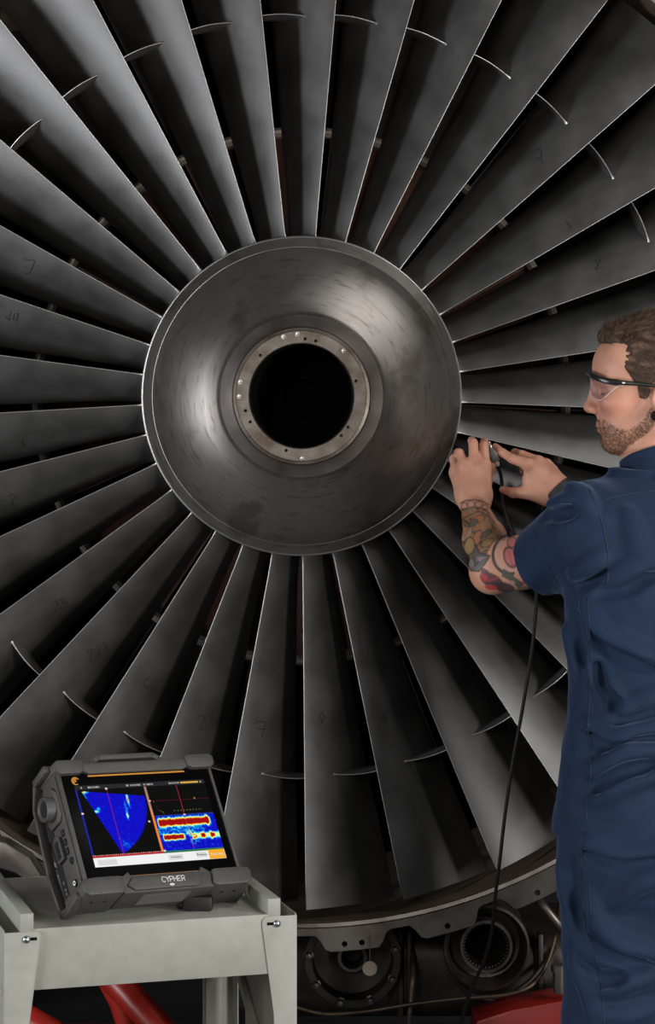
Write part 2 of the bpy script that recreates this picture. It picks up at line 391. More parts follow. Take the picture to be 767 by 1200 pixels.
bmesh.ops.remove_doubles(bmc, verts=bmc.verts, dist=1e-6); bmesh.ops.recalc_face_normals(bmc, faces=bmc.faces)
cme = bpy.data.meshes.new('cut'); bmc.to_mesh(cme); bmc.free(); co = bpy.data.objects.new('cut', cme); C.objects.link(co); co.location = (0, 0, HZ)
md = fl2.modifiers.new('b', 'BOOLEAN'); md.object = co; md.operation = 'DIFFERENCE'; md.solver = 'EXACT'
bpy.context.view_layer.update()
nm = bpy.data.meshes.new_from_object(fl2.evaluated_get(bpy.context.evaluated_depsgraph_get())); fl2.modifiers.clear()
if len(nm.vertices) > 3000: fl2.data = nm
bpy.data.objects.remove(co)
# core: splitter ring and stator vanes
lathe_part('core_splitter', [(.598, .40), (.604, .398), (.611, .41), (.63, .88), (.585, .88), (.590, .41)], M['splitter'], case, 128, True, label='pale ring dividing the airflow')
lathe_part('core_drum', [(.325, .205), (.34, .42), (.36, .88), (.0, .88)], M['dark'], case, 64)
vV = []; vF = []
for r in (.335, .47, .60):
    for s, th in ((0, .0015), (.3, .006), (.7, .005), (1, .001)):
        vV += [(.02*math.sin(s*1.2)+.03*s-th, s*.07, r), (.02*math.sin(s*1.2)+.03*s+th, s*.07, r)]
for i in range(2):
    for j in range(3):
        a = i*8+j*2; vF += [(a, a+2, a+10, a+8), (a+1, a+9, a+11, a+3)]
    vF += [(i*8, i*8+8, i*8+9, i*8+1), (i*8+6, i*8+7, i*8+15, i*8+14)]
vme = mesh('stator_vane', vV, vF)
for k in range(54):
    o = link('stator_vane', vme, M['stator'], case, 40); o.rotation_euler = (0, 2*PI*k/54, 0); o.location = (0, .43, 0)
oV = []; oF = []
for r in (.615, .86, 1.098):
    for s, th in ((0, .0015), (.3, .007), (.7, .006), (1, .001)):
        oV += [(.05*s-th, s*.12, r), (.05*s+th, s*.12, r)]
ome = mesh('guide_vane', oV, vF)
for k in range(60):
    o = link('guide_vane', ome, M['dark'], case, 40); o.rotation_euler = (0, 2*PI*(k+.5)/60, 0); o.location = (0, .62, 0)
# ------------------------------------------------------------------ accessory gearbox and pipes below the engine
gb = thing('accessory_gearbox', 'dark gearbox housing with two round drive openings hanging under the engine', 'gearbox', (.25, .3, 0.12))
def gpart(name, bm, m, smooth=35, **k):
    o = obm(name, bm, m, gb, smooth, **k); o.matrix_parent_inverse = Matrix.Translation((-.25, -.3, -.12)); return o
bm = bmesh.new(); bm_box(bm, (-.16, .20, .285), (.72, .6, .47), .05, seg=4); gpart('housing', bm, M['dark'])
for (x, z0, z1) in [(.235, .30, .49), (.215, .30, .49), (.52, .30, .48)]:
    bm = bmesh.new(); bm_box(bm, (x-.006, .18, z0), (x+.006, .215, z1), .004); gpart('rib', bm, M['dark'])
def port(px, py, y, R, teeth, tilt=(0, 0)):
    c = P(px, py, y); s = (D+y)/F
    Mx = frame_mat(c, (1, 0, 0), (0, 0, 1), (0, 1, 0)) @ Matrix.Rotation(tilt[0], 4, 'X') @ Matrix.Rotation(tilt[1], 4, 'Y')
    return c, s, Mx
c, s, Mx = port(570, 1111, .08, 50, True, (.0, .0))
R = 51*s
bm = bmesh.new(); bm_lathe(bm, [(R*.80, .16), (R*1.0, .16), (R*1.0, .012), (R*.985, .0), (R*.93, -.004), (R*.89, .004), (R*.87, .03), (R*.80, .045)], 64, Mx, True); gpart('drive_port', bm, M['port'], 30, label='large ringed opening with an internal spline')
bm = bmesh.new(); bm_lathe(bm, [(R*.8, .05), (R*.64, .056), (R*.62, .02), (R*.60, .012), (R*.54, .012), (R*.52, .018), (R*.52, .16)], 64, Mx); pr = gpart('inner_ring', bm, M['port'])
bm = bmesh.new()
for i in range(40):
    a = 2*PI*i/40; bm_box(bm, (R*.485, -R*.014, .022), (R*.525, R*.014, .12), 0, Mx @ Matrix.Rotation(a, 4, 'Z'))
gpart('spline_teeth', bm, M['port'], False, kind='stuff')
bm = bmesh.new(); bm_lathe(bm, [(R*.52, .11), (0, .11)], 32, Mx); gpart('port_bottom', bm, M['black'])
c, s, Mx = port(413, 1125, .12, 55, False)
R = 57*s
bm = bmesh.new(); bm_lathe(bm, [(R*.8, .1), (R*1.0, .1), (R*1.0, .006), (R*.985, 0), (R*.84, 0), (R*.82, .006), (R*.80, .05)], 64, Mx, True); gpart('drive_port', bm, M['dark'], 30, label='wide bolted opening with a small shaft ring inside')
bm = bmesh.new(); bm_lathe(bm, [(R*.8, .05), (R*.42, .06), (R*.36, .06)], 48, Mx); gpart('port_web', bm, M['dark'])
bm = bmesh.new(); bm_lathe(bm, [(R*.36, .07), (R*.34, .03), (R*.30, .02), (R*.24, .02), (R*.22, .026), (R*.2, .09), (0, .09)], 32, Mx); gpart('shaft_ring', bm, M['port'])
for i in range(9):
    a = 2*PI*(i+.35)/9
    bm = bmesh.new(); bm_lathe(bm, [(0, -.012), (.006, -.011), (.0075, -.006), (.0075, 0), (.011, .001), (.011, .01), (0, .01)], 8, Mx @ Matrix.Translation((R*.91*math.cos(a), R*.91*math.sin(a), 0)))
    gpart('port_bolt', bm, M['port'], 30)
tg = thing('metal_tag', 'small round pale metal tag hanging on a wire below the casing flange', 'tag', P(433, 1135, -.04))
bm = bmesh.new(); bm_lathe(bm, [(0, -.0008), (.0150, -.0008), (.0155, 0), (.0150, .0008), (0, .0008)], 28, frame_mat((0, 0, 0), (1, 0, 0), (0, 0, 1), (0, 1, 0))); obm('disc', bm, M['splitter'], tg, 30)
bm = bmesh.new(); bm_tube(bm, [(0, .001, .012), (.0005, .001, .03), (0, .004, .052), (.001, .012, .068)], .0009, 6); obm('wire', bm, M['case'], tg)
def pipe(pts, r, m, label, n=10):
    bm = bmesh.new(); bm_tube(bm, spline([P(*p) for p in pts], 8), r, n); return gpart('pipe', bm, m, True, label=label)
pipe([(340, 1178, .06), (380, 1188, .06), (430, 1185, .06), (480, 1177, .05), (540, 1170, .04), (590, 1166, .04), (622, 1155, .05), (640, 1130, .08), (652, 1090, .12), (655, 1060, .2)], .0042, M['pipe'], 'thin brown pipe running along the bottom of the dark gearbox')
pipe([(478, 1240, .09), (479, 1195, .09), (481, 1170, .10), (483, 1140, .12), (483, 1110, .22)], .006, M['pipe'], 'short upright brown pipe between the two round openings')
pipe([(612, 1040, .20), (628, 1052, .10), (650, 1078, .08), (668, 1100, .1), (690, 1150, .1)], .009, M['case'], 'pale pipe slanting down behind the blue trousers')
pipe([(520, 1110, .14), (527, 1135, .12), (545, 1160, .12), (580, 1172, .12), (620, 1150, .15), (650, 1110, .2)], .005, M['dark'], 'thin dark pipe curving under the ringed opening')
bm = bmesh.new(); q = P(655, 1147, .02); bm_lathe(bm, [(0, -.03), (.012, -.03), (.014, -.02), (.014, .015), (.018, .016), (.018, .03), (0, .03)], 16, Matrix.Translation(q)); gpart('pipe_fitting', bm, M['case'], 30, label='small bright pipe fitting')

# ------------------------------------------------------------------ red engine stand
st = thing('engine_stand', 'red painted steel stand carrying the engine', 'stand', (0, .4, 0))
def spart(name, lo, hi, bev=.008):
    bm = bmesh.new(); bm_box(bm, lo, hi, bev); o = obm(name, bm, M['red'], st); o.matrix_parent_inverse = Matrix.Translation((0, -.4, 0)); return o
spart('cross_beam', (-1.4, .66, .02), (1.4, .82, .12)); spart('outrigger_beam', (.40, .13, .10), (1.29, .30, .22))
bm = bmesh.new(); bm_prism(bm, [(.35, .10), (.365, .338), (.44, .362), (.62, .395), (1.30, .395), (1.30, .10)], -.12, 0.0, frame_mat((0, 0, 0), (1, 0, 0), (0, 0, 1), (0, -1, 0)), .006); o = obm('outrigger_plate', bm, M['red'], st); o.matrix_parent_inverse = Matrix.Translation((0, -.4, 0))
spart('cross_beam', (-1.4, .86, .0), (1.4, 1.0, .07))
for x in (-1.4, 1.28): spart('side_beam', (x, .10, .11), (x+.12, 1.1, .25))
for x in (-1.39, 1.29):
    for y in (.12, 1.0): spart('leg', (x, y, 0), (x+.1, y+.1, .12))
for x in (-1.34, 1.24): spart('upright', (x, .68, .24), (x+.10, .80, 1.72))
for x in (-1.25, 1.165): spart('trunnion', (x, .69, 1.58), (x+.085, .79, 1.72))
def stube(pts, r, name='brace_tube'):
    bm = bmesh.new(); bm_tube(bm, [P(*p) for p in pts], r, 16); o = obm(name, bm, M['red'], st); o.matrix_parent_inverse = Matrix.Translation((0, -.4, 0)); return o
stube([(-284, 905, .70), (-90, 1000, .42), (60, 1085, .13), (105, 1118, .05), (150, 1165, -.03), (205, 1225, -.09), (240, 1310, -.10), (268, 1392, -.10)], .031)
stube([(112, 1122, .05), (140, 1175, .05), (160, 1240, .04), (190, 1378, .03)], .022)
stube([(-290, 1110, .70), (-120, 1130, .25), (-40, 1150, .05), (60, 1208, -.02), (120, 1260, -.06), (180, 1390, -.12)], .026)
# bracket at the lower left of the casing
br = thing('lifting_bracket', 'grey cast bracket on the casing flange behind the tester', 'bracket', P(20, 1000, -.072))
bm = bmesh.new(); pts = [(-.10, .045), (-.02, .028), (.03, -.004), (.055, -.045), (.07, -.09), (.05, -.095), (.034, -.06), (.0, -.035), (-.05, -.02), (-.10, -.012)]
bm_prism(bm, pts, -.03, .03, frame_mat((0, 0, 0), (1, 0, 0), (0, 0, 1), (0, -1, 0)), .004); obm('arm', bm, M['case'], br)
bm = bmesh.new(); bm_tube(bm, [(-.05, -.05, -.05), (.0, -.05, -.085), (.035, -.05, -.12)], .014, 12); obm('strut', bm, M['dark'], br)

# ------------------------------------------------------------------ tool cart
ca = .2816; CO = np.array([-.4796, -.72, .693]); CU = np.array([math.cos(ca), math.sin(ca), 0]); CB = np.array([-math.sin(ca), math.cos(ca), 0])
CM = frame_mat(CO, CU, CB, (0, 0, 1)); W_, DEP = .4329, .46
cart = thing('tool_cart', 'grey painted steel trolley with raised side rails under the tester', 'cart'); cart.matrix_world = Matrix.Translation((CO[0], CO[1], 0)) @ Matrix.Rotation(ca, 4, 'Z')
def cpart(name, bm, m=None, smooth=35, **k):     # cart coordinates: x along the front, y back, z up from the worktop
    for v in bm.verts: v.co.z += CO[2]
    return obm(name, bm, m or M['cart'], cart, smooth, **k)
bm = bmesh.new(); bm_box(bm, (-.012, 0, -.1103), (W_+.012, .0025, 0), .0012); bm_box(bm, (-.012, .0028, -.1103), (W_+.012, .018, -.108)); cpart('front_panel', bm)
bm = bmesh.new(); bm_box(bm, (-.008, .0025, -.004), (W_+.006, DEP, -.0008), .0008); cpart('worktop', bm)
bm = bmesh.new(); bm_box(bm, (-.04, DEP, -.11), (W_+.045, DEP+.0025, .0), .001); cpart('back_panel', bm)
rails = []
for x0 in (-.0255, W_+.0015):
    bm = bmesh.new(); bm_box(bm, (x0, -.001, -.006), (x0+.0245, DEP, .0285), .0015); cpart('side_rail', bm)
for x0 in (-.055, W_+.0545):
    bm = bmesh.new(); bm_box(bm, (x0, .002, -.11), (x0+.0022, DEP, -.001), .0008); cpart('side_panel', bm)
# leg plates: taper towards the foot, folded into an angle
hL = CO[2]-.04
for sgn, xo in ((1, -.055), (-1, W_+.0567)):
    for back in (0, 1):
        bm = bmesh.new(); X = lambda v: xo+sgn*v
        poly = [(X(0), -.004), (X(.06), -.004), (X(.066), -.010), (X(.0665), -.018), (X(.044), -.185), (X(.034), -hL), (X(0), -hL)]
        if sgn < 0: poly = poly[::-1]
        yb = -.0032 if not back else DEP+.0028
        bm_prism(bm, poly, 0, .0028, frame_mat((0, yb+(.0028), 0), (1, 0, 0), (0, 0, 1), (0, -1, 0)), .0006)
        lo, hi = sorted((X(0), X(.0025)))
        if not back: bm_box(bm, (lo, 0, -hL), (hi, .036, -.111), .0006)
        else: bm_box(bm, (lo, DEP-.036, -hL), (hi, DEP, -.111), .0006)
        lg = cpart('leg', bm)
        if not back:
            bx = X(.0405) if sgn > 0 else X(.0385); bz = -.0175
            b2 = bmesh.new(); bm_lathe(b2, [(0, -.0065), (.004, -.006), (.0068, -.0032), (.0072, -.0005), (.0072, 0), (0, 0)], 18, frame_mat((bx, -.0033, bz+CO[2]), (1, 0, 0), (0, 0, 1), (0, 1, 0))); obm('bolt', b2, M['zinc'], lg, 40)
            b2 = bmesh.new(); ex = bx+sgn*.013 if sgn > 0 else bx-.011
            bm_box(b2, (ex-.008, -.0039, bz-.0025+CO[2]), (ex+.006, -.003, bz+.003+CO[2]), .0004); obm('slot', b2, M['black'], lg, False)
# lower side sheets and braces
for x0 in (-.051, W_+.051):
    bm = bmesh.new(); bm_box(bm, (x0, .06, -.36), (x0+.002, DEP-.11, -.112), .0006); cpart('lower_side_sheet', bm)
    bm = bmesh.new(); Mx = Matrix.Translation((x0-.012 if x0 > 0 else x0+.004, .03, -.44)) @ Matrix.Rotation(math.radians(34), 4, 'X')
    bm_box(bm, (0, 0, 0), (.011, .50, .022), .001, Mx); cpart('brace', bm)
bm = bmesh.new(); bm_box(bm, (W_-.005, DEP-.012, -hL), (W_+.028, DEP+.018, -.002), .001); cpart('back_post', bm)
bm = bmesh.new(); bm_box(bm, (-.05, .004, -.60), (W_+.05, DEP-.004, -.575), .002); cpart('lower_shelf', bm)
for x in (-.04, W_+.042):
    for y in (.03, DEP-.03):
        bm = bmesh.new(); bm_lathe(bm, [(0, -.012), (.018, -.012), (.0205, -.008), (.0205, .008), (.018, .012), (0, .012)], 20, frame_mat((x, y, -CO[2]+.0205), (0, 1, 0), (0, 0, 1), (1, 0, 0)))
        bm_box(bm, (x-.016, y-.016, -CO[2]+.03), (x+.016, y+.016, -hL+.005)); cpart('caster', bm, M['black'])
# ------------------------------------------------------------------ ultrasonic tester on the cart
a_, t_, ro = .5955, .6207, -.05
u0 = np.array([math.cos(a_), math.sin(a_), 0]); b0 = np.array([-math.sin(a_), math.cos(a_), 0]); v0 = math.cos(t_)*np.array([0, 0, 1.])+math.sin(t_)*b0
DU, DV = u0*math.cos(ro)+v0*math.sin(ro), v0*math.cos(ro)-u0*math.sin(ro); DN = np.cross(DU, DV)
DC = np.array([-.2831, -.56, .8545]); TW, THh = .313, .2191
TM = frame_mat(DC, DU, DV, DN)
M['shell'] = mat('tester_shell', (.075, .071, .068), .5, 0, var=.08, scale=60, bump=.10, bscale=900)
M['shell2'] = mat('tester_shell_dark', (.010, .010, .010), .55, 0)
M['glass'] = mat('tester_glass', (.002, .002, .0024), .3, 0, spec=.08)
M['orange'] = mat('orange_line', (.75, .30, .02), .5)
M['white'] = mat('white_print', (.8, .8, .8), .5)
M['grey'] = mat('grey_label', (.16, .16, .16), .5)
M['led'] = mat('button_ring', (.7, .7, .7), .4, emis=((1, 1, 1), .25))
M['screen'] = mat_attr('screen_image', rough=.5, emission=1.0, spec=.03)
M['portblack'] = mat('port_black', (.006, .006, .009), .6)
dev = thing('ultrasonic_tester', 'rugged black portable scanner with a lit colour screen standing on the grey trolley', 'scanner')
dev.matrix_world = TM
hw, hh = TW/2, THh/2
def dpart(name, bm, m='shell', parent=None, smooth=30, **k): return obm(name, bm, M[m] if isinstance(m, str) else m, parent or dev, smooth, **k)
TB = .07
bm = bmesh.new(); bm_box(bm, (-hw-.006, -hh-.022, -TB), (hw+.006, hh+.010, -.004), .006); dpart('body', bm)
bm = bmesh.new(); bm_box(bm, (-hw, -hh, -.006), (hw, hh, .0), .0012); gl = dpart('front_glass', bm, 'glass', label='glossy black front glass')
for x in (-hw-.007, hw+.001):
    bm = bmesh.new(); bm_box(bm, (x, -hh-.004, -.05), (x+.006, hh+.004, .0025), .0018); dpart('side_bezel', bm)
# top bar with corner guards, thinner in the middle
bm = bmesh.new(); bm_prism(bm, [(-hw+.045, hh+.001), (-hw+.056, hh-.004), (hw-.056, hh-.004), (hw-.045, hh+.001), (hw-.03, hh+.012), (hw-.045, hh+.018), (-hw+.045, hh+.018), (-hw+.03, hh+.012)], -.05, .006, None, .0015); dpart('top_bar', bm)
for sx in (-1, 1):
    poly = [(sx*(hw-.046), hh+.001), (sx*(hw-.036), hh-.004), (sx*(hw+.004), hh-.004), (sx*(hw+.014), hh+.004), (sx*(hw+.014), hh+.018), (sx*(hw+.006), hh+.024), (sx*(hw-.044), hh+.024), (sx*(hw-.048), hh+.018)]
    if sx > 0: poly = poly[::-1]
    bm = bmesh.new(); bm_prism(bm, poly, -.075, .010, None, .002); dpart('corner_guard', bm)
    poly = [(sx*(hw-.062), -hh+.002), (sx*(hw-.054), -hh+.004), (sx*(hw-.01), -hh+.004), (sx*(hw+.016), -hh+.002), (sx*(hw+.020), -hh-.006), (sx*(hw+.018), -hh-.024), (sx*(hw+.008), -hh-.030), (sx*(hw-.055), -hh-.030), (sx*(hw-.066), -hh-.026)]
    if sx > 0: poly = poly[::-1]
    bm = bmesh.new(); bm_prism(bm, poly, -.070, .014, None, .0025); cg = dpart('corner_guard', bm)
    for xx in (.006, .034):
        bm = bmesh.new(); bm_lathe(bm, [(0, .0), (.0032, .0), (.0032, -.001), (0, -.001)], 10, frame_mat((sx*(hw-xx), -hh-.0298, -.02), (1, 0, 0), (0, 0, 1), (0, 1, 0))); dpart('screw_hole', bm, 'portblack', cg)
# bottom bar with logo
bm = bmesh.new(); bm_prism(bm, [(-hw+.062, -hh+.000), (-hw+.080, -hh+.012), (-hw+.084, -hh+.004), (hw-.084, -hh+.004), (hw-.080, -hh+.012), (hw-.062, -hh+.0), (hw-.062, -hh-.030), (-hw+.062, -hh-.030)], -.06, .008, None, .0015); dpart('bottom_bar', bm)
bm = bmesh.new(); bm_prism(bm, [(-.072, -hh-.001), (.062, -hh-.001), (.070, -hh-.006), (.066, -hh-.022), (.058, -hh-.0265), (-.072, -hh-.0265), (-.086, -hh-.016)], .006, .0125, None, .0012); lp = dpart('logo_plate', bm)
bm = bmesh.new(); bm_lathe(bm, [(0, .001), (.004, .001), (.004, 0), (0, 0)], 12, Matrix.Translation((.004, -hh-.0215, .0122)) @ Matrix.Diagonal((1.3, .6, 1, 1))); dpart('lock_mark', bm, 'white', lp)
def text(s, size, loc, m, parent, name='lettering', align='CENTER', shear=0., spacing=1., sx=1.):
    cu = bpy.data.curves.new('t', 'FONT'); cu.body = s; cu.size = size; cu.align_x = align; cu.align_y = 'CENTER'; cu.shear = shear; cu.space_character = spacing; cu.extrude = .0002; cu.resolution_u = 3
    to = bpy.data.objects.new('t', cu); C.objects.link(to); bpy.context.view_layer.update()
    me = bpy.data.meshes.new_from_object(to.evaluated_get(bpy.context.evaluated_depsgraph_get())); bpy.data.objects.remove(to)
    me.transform(Matrix.Translation(loc) @ Matrix.Diagonal((sx, 1, 1, 1)))
    me.materials.clear(); return link(name, me, M[m], parent, False)
# CYPHER logo: C Y P and joined H E R strokes
bm = bmesh.new(); LH = .0098; zt = .0127
def strokes(lines, x0, wd=.0014):
    for pl in lines:
        for i in range(len(pl)-1):
            a = Vector((x0+pl[i][0]*LH, -hh-.0105+(pl[i][1]-.5)*LH, zt)); b = Vector((x0+pl[i+1][0]*LH, -hh-.0105+(pl[i+1][1]-.5)*LH, zt))
            t = (b-a).normalized(); n = Vector((-t.y, t.x, 0))*wd/2; a -= t*wd*.3; b += t*wd*.3
            vs4 = [a+n, a-n, b-n, b+n]; lo = [bm.verts.new(q) for q in vs4]; hi = [bm.verts.new(q+Vector((0, 0, .0003))) for q in vs4]
            bm.faces.new(hi)
            for k in range(4): bm.faces.new((lo[k], lo[(k+1) % 4], hi[(k+1) % 4], hi[k]))
LET = [[[(.62, .9), (.5, 1), (.15, 1), (0, .8), (0, .2), (.15, 0), (.5, 0), (.62, .1)]],
       [[(0, 1), (.35, .45), (.7, 1)], [(.35, .45), (.35, 0)]],
       [[(0, 0), (0, 1), (.5, 1), (.62, .85), (.62, .55), (.5, .42), (0, .42)]],
       [[(0, 0), (0, 1)], [(0, .5), (.6, .5)], [(.6, 0), (.6, 1)]],
       [[(.58, 1), (0, 1), (0, 0), (.58, 0)], [(0, .5), (.5, .5)]],
       [[(0, 0), (0, 1), (.5, 1), (.62, .85), (.62, .6), (.5, .47), (0, .47)], [(.3, .47), (.62, 0)]]]
x0 = -.024
for L_ in LET: strokes(L_, x0+.010); x0 += LH*.84
dpart('logo', bm, 'white', lp, False, label='white lettering CYPHER')
# orange lines and emblem on the glass
bm = bmesh.new(); bm_box(bm, (-hw+.055, hh-.0085, .0001), (hw-.052, hh-.0058, .0006)); dpart('orange_stripe', bm, 'orange', gl, False, label='thin orange line')
bm = bmesh.new(); bm_box(bm, (-.110, -hh+.0055, .0001), (hw-.070, -hh+.0072, .0006)); dpart('orange_stripe', bm, 'orange', gl, False, label='thin orange line')
bm = bmesh.new()
for (r, a0, a1, wd) in [(.0074, 20, 300, .0016), (.0054, 40, 250, .0014), (.0034, 60, 230, .0014), (.0014, 0, 359, .0014)]:
    pts = [(r*math.cos(math.radians(a)), r*math.sin(math.radians(a))) for a in np.linspace(a0, a1, 18)]
    for i in range(17):
        (xa, ya), (xb, yb) = pts[i], pts[i+1]; ka = wd/2/r
        bm.faces.new([bm.verts.new((-hw+.027+x, hh-.016+y, .0005)) for x, y in ((xa*(1+ka), ya*(1+ka)), (xa*(1-ka), ya*(1-ka)), (xb*(1-ka), yb*(1-ka)), (xb*(1+ka), yb*(1+ka)))])
dpart('emblem', bm, 'orange', gl, False, label='small round orange emblem')
# the screen: a flat image, coloured point by point
NXs, NYs = 300, 196
A, Cc = np.meshgrid(np.linspace(0, 1, NXs), np.linspace(0, 1, NYs))
rg = np.random.default_rng(5)
def sm(n, it):
    x = rg.standard_normal((NYs, NXs))
    for _ in range(it): x = (x+np.roll(x, 1, 0)+np.roll(x, -1, 0)+np.roll(x, 1, 1)+np.roll(x, -1, 1))/5
    return x/x.std()
def jet(t):
    xs = [0, .12, .35, .5, .65, .85, 1]; cs = np.array([(0, 0, .22), (0, 0, .62), (0, .6, 1), (.6, 1, .5), (1, .9, 0), (.9, .05, 0), (.35, 0, 0)])
    return np.stack([np.interp(t, xs, cs[:, i]) for i in range(3)], -1)
n1 = sm(1, 6); n2 = sm(1, 2); img = np.zeros((NYs, NXs, 3))
img[Cc < .052] = (.018, .018, .02)
X15 = A*1.5; dx, dy = X15-.065, Cc-.07; rad = np.hypot(dx, dy); ang = np.arctan2(dy, dx)
a1_, a2_ = math.atan2(.10, .692), math.atan2(.79, .277); rl = .70+(ang-a1_)/(a2_-a1_)*.137
sec = (ang > a1_) & (ang < a2_) & (rad < rl) & (rad > .012)
val = .10+.010*n1+.005*n2
for (ca_, cc_, sa_, s_c, am) in [(.063, .075, .022, .02, .75), (.052, .16, .012, .04, .32), (.115, .33, .02, .014, .38), (.135, .30, .01, .02, .25), (.373, .20, .0055, .055, .85), (.371, .11, .005, .03, .25), (.339, .40, .006, .035, .6), (.345, .30, .008, .07, .12), (.27, .75, .03, .06, .05)]:
    val += am*np.exp(-((A-ca_)/sa_)**2-((Cc-cc_)/s_c)**2)*(1+.25*n2)
img[sec] = jet(np.clip(val, 0, .9))[sec]
img[(A < .011) & (Cc > .055) & (Cc < .87)] = (.01, .02, .35)
line = (abs(A-.235) < .0022) & (Cc > .05) & (Cc < .86); img[line] = (.35, .01, .06)
dv = (abs(A-.528) < .008) & (Cc > .052) & (Cc < .868)
img[dv] = np.stack([np.interp(Cc, [0, .3, .4, .5, .87], [.35, .5, .8, .85, .9]), np.interp(Cc, [0, .35, .45, .87], [.18, .25, .22, .25]), np.interp(Cc, [0, .35, .45, .87], [.2, .15, .02, .05])], -1)[dv]
rp = (A > .54)
img[rp & (Cc > .425) & (Cc < .44) & (np.sin(A*500) > -.3)] = (.02, .05, .55)
low = rp & (Cc > .44) & (Cc < .865)
nb = np.repeat(sm(1, 3)[:1], NYs, 0); nb2 = np.repeat(sm(1, 4)[5:6], NYs, 0)
v2 = .10+.016*sm(1, 6)+.008*n2
def band(c0, hw_, mask, am): 
    d = abs(Cc-c0)/(hw_*(1+.10*nb)); return mask*am*np.clip(1.6-d, 0, 1)
v2 += band(.515, .042, np.clip((.965-A)/.02, 0, 1)*np.clip((A-.55)/.01, 0, 1), .95)
v2 += band(.70, .030, np.clip((.735-A)/.02, 0, 1)*np.clip((A-.56)/.01, 0, 1), .95)
bl = .45+.5*np.clip(1.1*np.sin((A-.78)*85)+.4, 0, 1)
v2 += band(.70, .030, np.clip((A-.80)/.015, 0, 1)*bl, .95)
v2 += .30*np.exp(-((Cc-.60)/.10)**2)*np.clip(.2+.25*n1, 0, 1)*(A < .9)
v2 += .55*np.exp(-((A-.775)/.022)**2-((Cc-.655)/.04)**2)*(.7+.5*n2)+.35*np.exp(-((A-.80)/.03)**2-((Cc-.72)/.05)**2)*np.clip(.5+n1, 0, 2)
img[low] = jet(np.clip(v2, 0, 1))[low]
img[rp & (abs(A-.772) < .002) & (Cc > .055) & (Cc < .86)] = (.45, .02, .06)
img[rp & (abs(Cc-.24) < .003) & (Cc < .42)] = (.09, .003, .012)
img[rp & (A > .565) & (A < .62) & (abs(Cc-(.40-.15*np.exp(-(A-.565)/.018))) < .012) & (n2 > .1)] = (.12, .10, .02)
img[rp & (abs(Cc-.375) < .006) & (A > .70) & (A < .92) & (np.sin(A*260) > .2)] = (.07, .09, .02)
img[(abs(A-.885) < .005) & (abs(Cc-.23) < .014)] = (.25, .22, .03)
img[(Cc > .865) & (A <= .535)] = (.42, .01, .012); img[(Cc > .865) & (A > .535)] = (.02, .17, .06)
img[(abs(Cc-.863) < .004) & (A < .535) & (np.sin(A*400) > 0)] = (.75, .3, .3)
bar = Cc > .892; img[bar] = (.87, .87, .87)
def boxm(a0, a1, c0, c1): return (A > a0) & (A < a1) & (Cc > c0) & (Cc < c1)
for bx in [(.03, .17, .915, .98), (.56, .67, .915, .975), (.775, .855, .905, .965)]: img[boxm(*bx)] = (.68, .68, .68)
img[boxm(.87, 1, .887, 1)] = (.92, .42, .02)
img[boxm(.83-.02, .95, .016, .036)] = (.75, .42, .06)
for (q0, q1) in [(.045, .055), (.10, .115), (.12, .19), (.39, .405), (.415, .50), (.525, .535), (.545, .60), (.72, .80), (.965, .975)]:
    img[boxm(q0, q1, .018, .036) & ((np.sin(A*900+7*Cc) > -.2) | (q1-q0 < .02))] = (.42, .42, .42)
for (aq, cq) in [(.235, .055), (.01, .345), (.49, .49), (.537, .235), (.772, .43), (.545, .86)]: img[boxm(aq-.008, aq+.008, cq-.009, cq+.009)] = (.85, .65, .62)
SX0, SX1, SY0, SY1 = -hw+.068*TW, hw-.048*TW, hh-.118*THh, -hh+.128*THh
Vx = np.c_[(SX0+(SX1-SX0)*A).ravel(), (SY0+(SY1-SY0)*Cc).ravel(), np.full(A.size, .0006)]
I = np.arange(NXs*NYs).reshape(NYs, NXs); q = np.stack([I[:-1, :-1], I[1:, :-1], I[1:, 1:], I[:-1, 1:]], -1).reshape(-1, 4)
me = bpy.data.meshes.new('screen'); me.vertices.add(len(Vx)); me.vertices.foreach_set('co', Vx.ravel()); me.loops.add(q.size); me.polygons.add(len(q))
me.loops.foreach_set('vertex_index', q.ravel().astype(np.int32)); me.polygons.foreach_set('loop_start', np.arange(0, q.size, 4, dtype=np.int32)); me.update(calc_edges=True)
at = me.attributes.new('Col', 'FLOAT_COLOR', 'POINT'); at.data.foreach_set('color', np.c_[img.reshape(-1, 3), np.ones(A.size)].astype(np.float32).ravel())
scr = link('screen', me, M['screen'], gl, False, label='lit screen showing a blue sector scan and red bands')
M['txtw'] = mat('screen_text_white', (.0, .0, .0), .5, emis=((.75, .75, .75), .8)); M['txtd'] = mat('screen_text_dark', (0, 0, 0), .5, emis=((.03, .03, .03), 1))
sp_ = lambda a, c: (SX0+(SX1-SX0)*a, SY0+(SY1-SY0)*c, .0012)
text('Previous', .0062, sp_(.818, .938), 'txtd', scr if False else gl, 'screen_text'); text('Next step', .0068, sp_(.935, .942), 'txtw', gl, 'screen_text'); text('Workspace', .0045, sp_(.615, .945), 'txtd', gl, 'screen_text')
# carrying handle on top
bm = bmesh.new()
hp = spline([(-.088, hh+.014, -.03), (-.070, hh+.034, -.03), (-.058, hh+.041, -.03), (.058, hh+.041, -.03), (.070, hh+.034, -.03), (.088, hh+.014, -.03)], 1)
for i in range(len(hp)-1):
    a = Vector(hp[i]); b = Vector(hp[i+1]); L_ = (b-a).length; d = (b-a).normalized(); n = Vector((0, 0, 1)).cross(d)
    bm_box(bm, (-.003, -.0055, -.012), (L_+.003, .0055, .012), .002, frame_mat(a, d, n, (0, 0, 1)))
dpart('carrying_handle', bm)
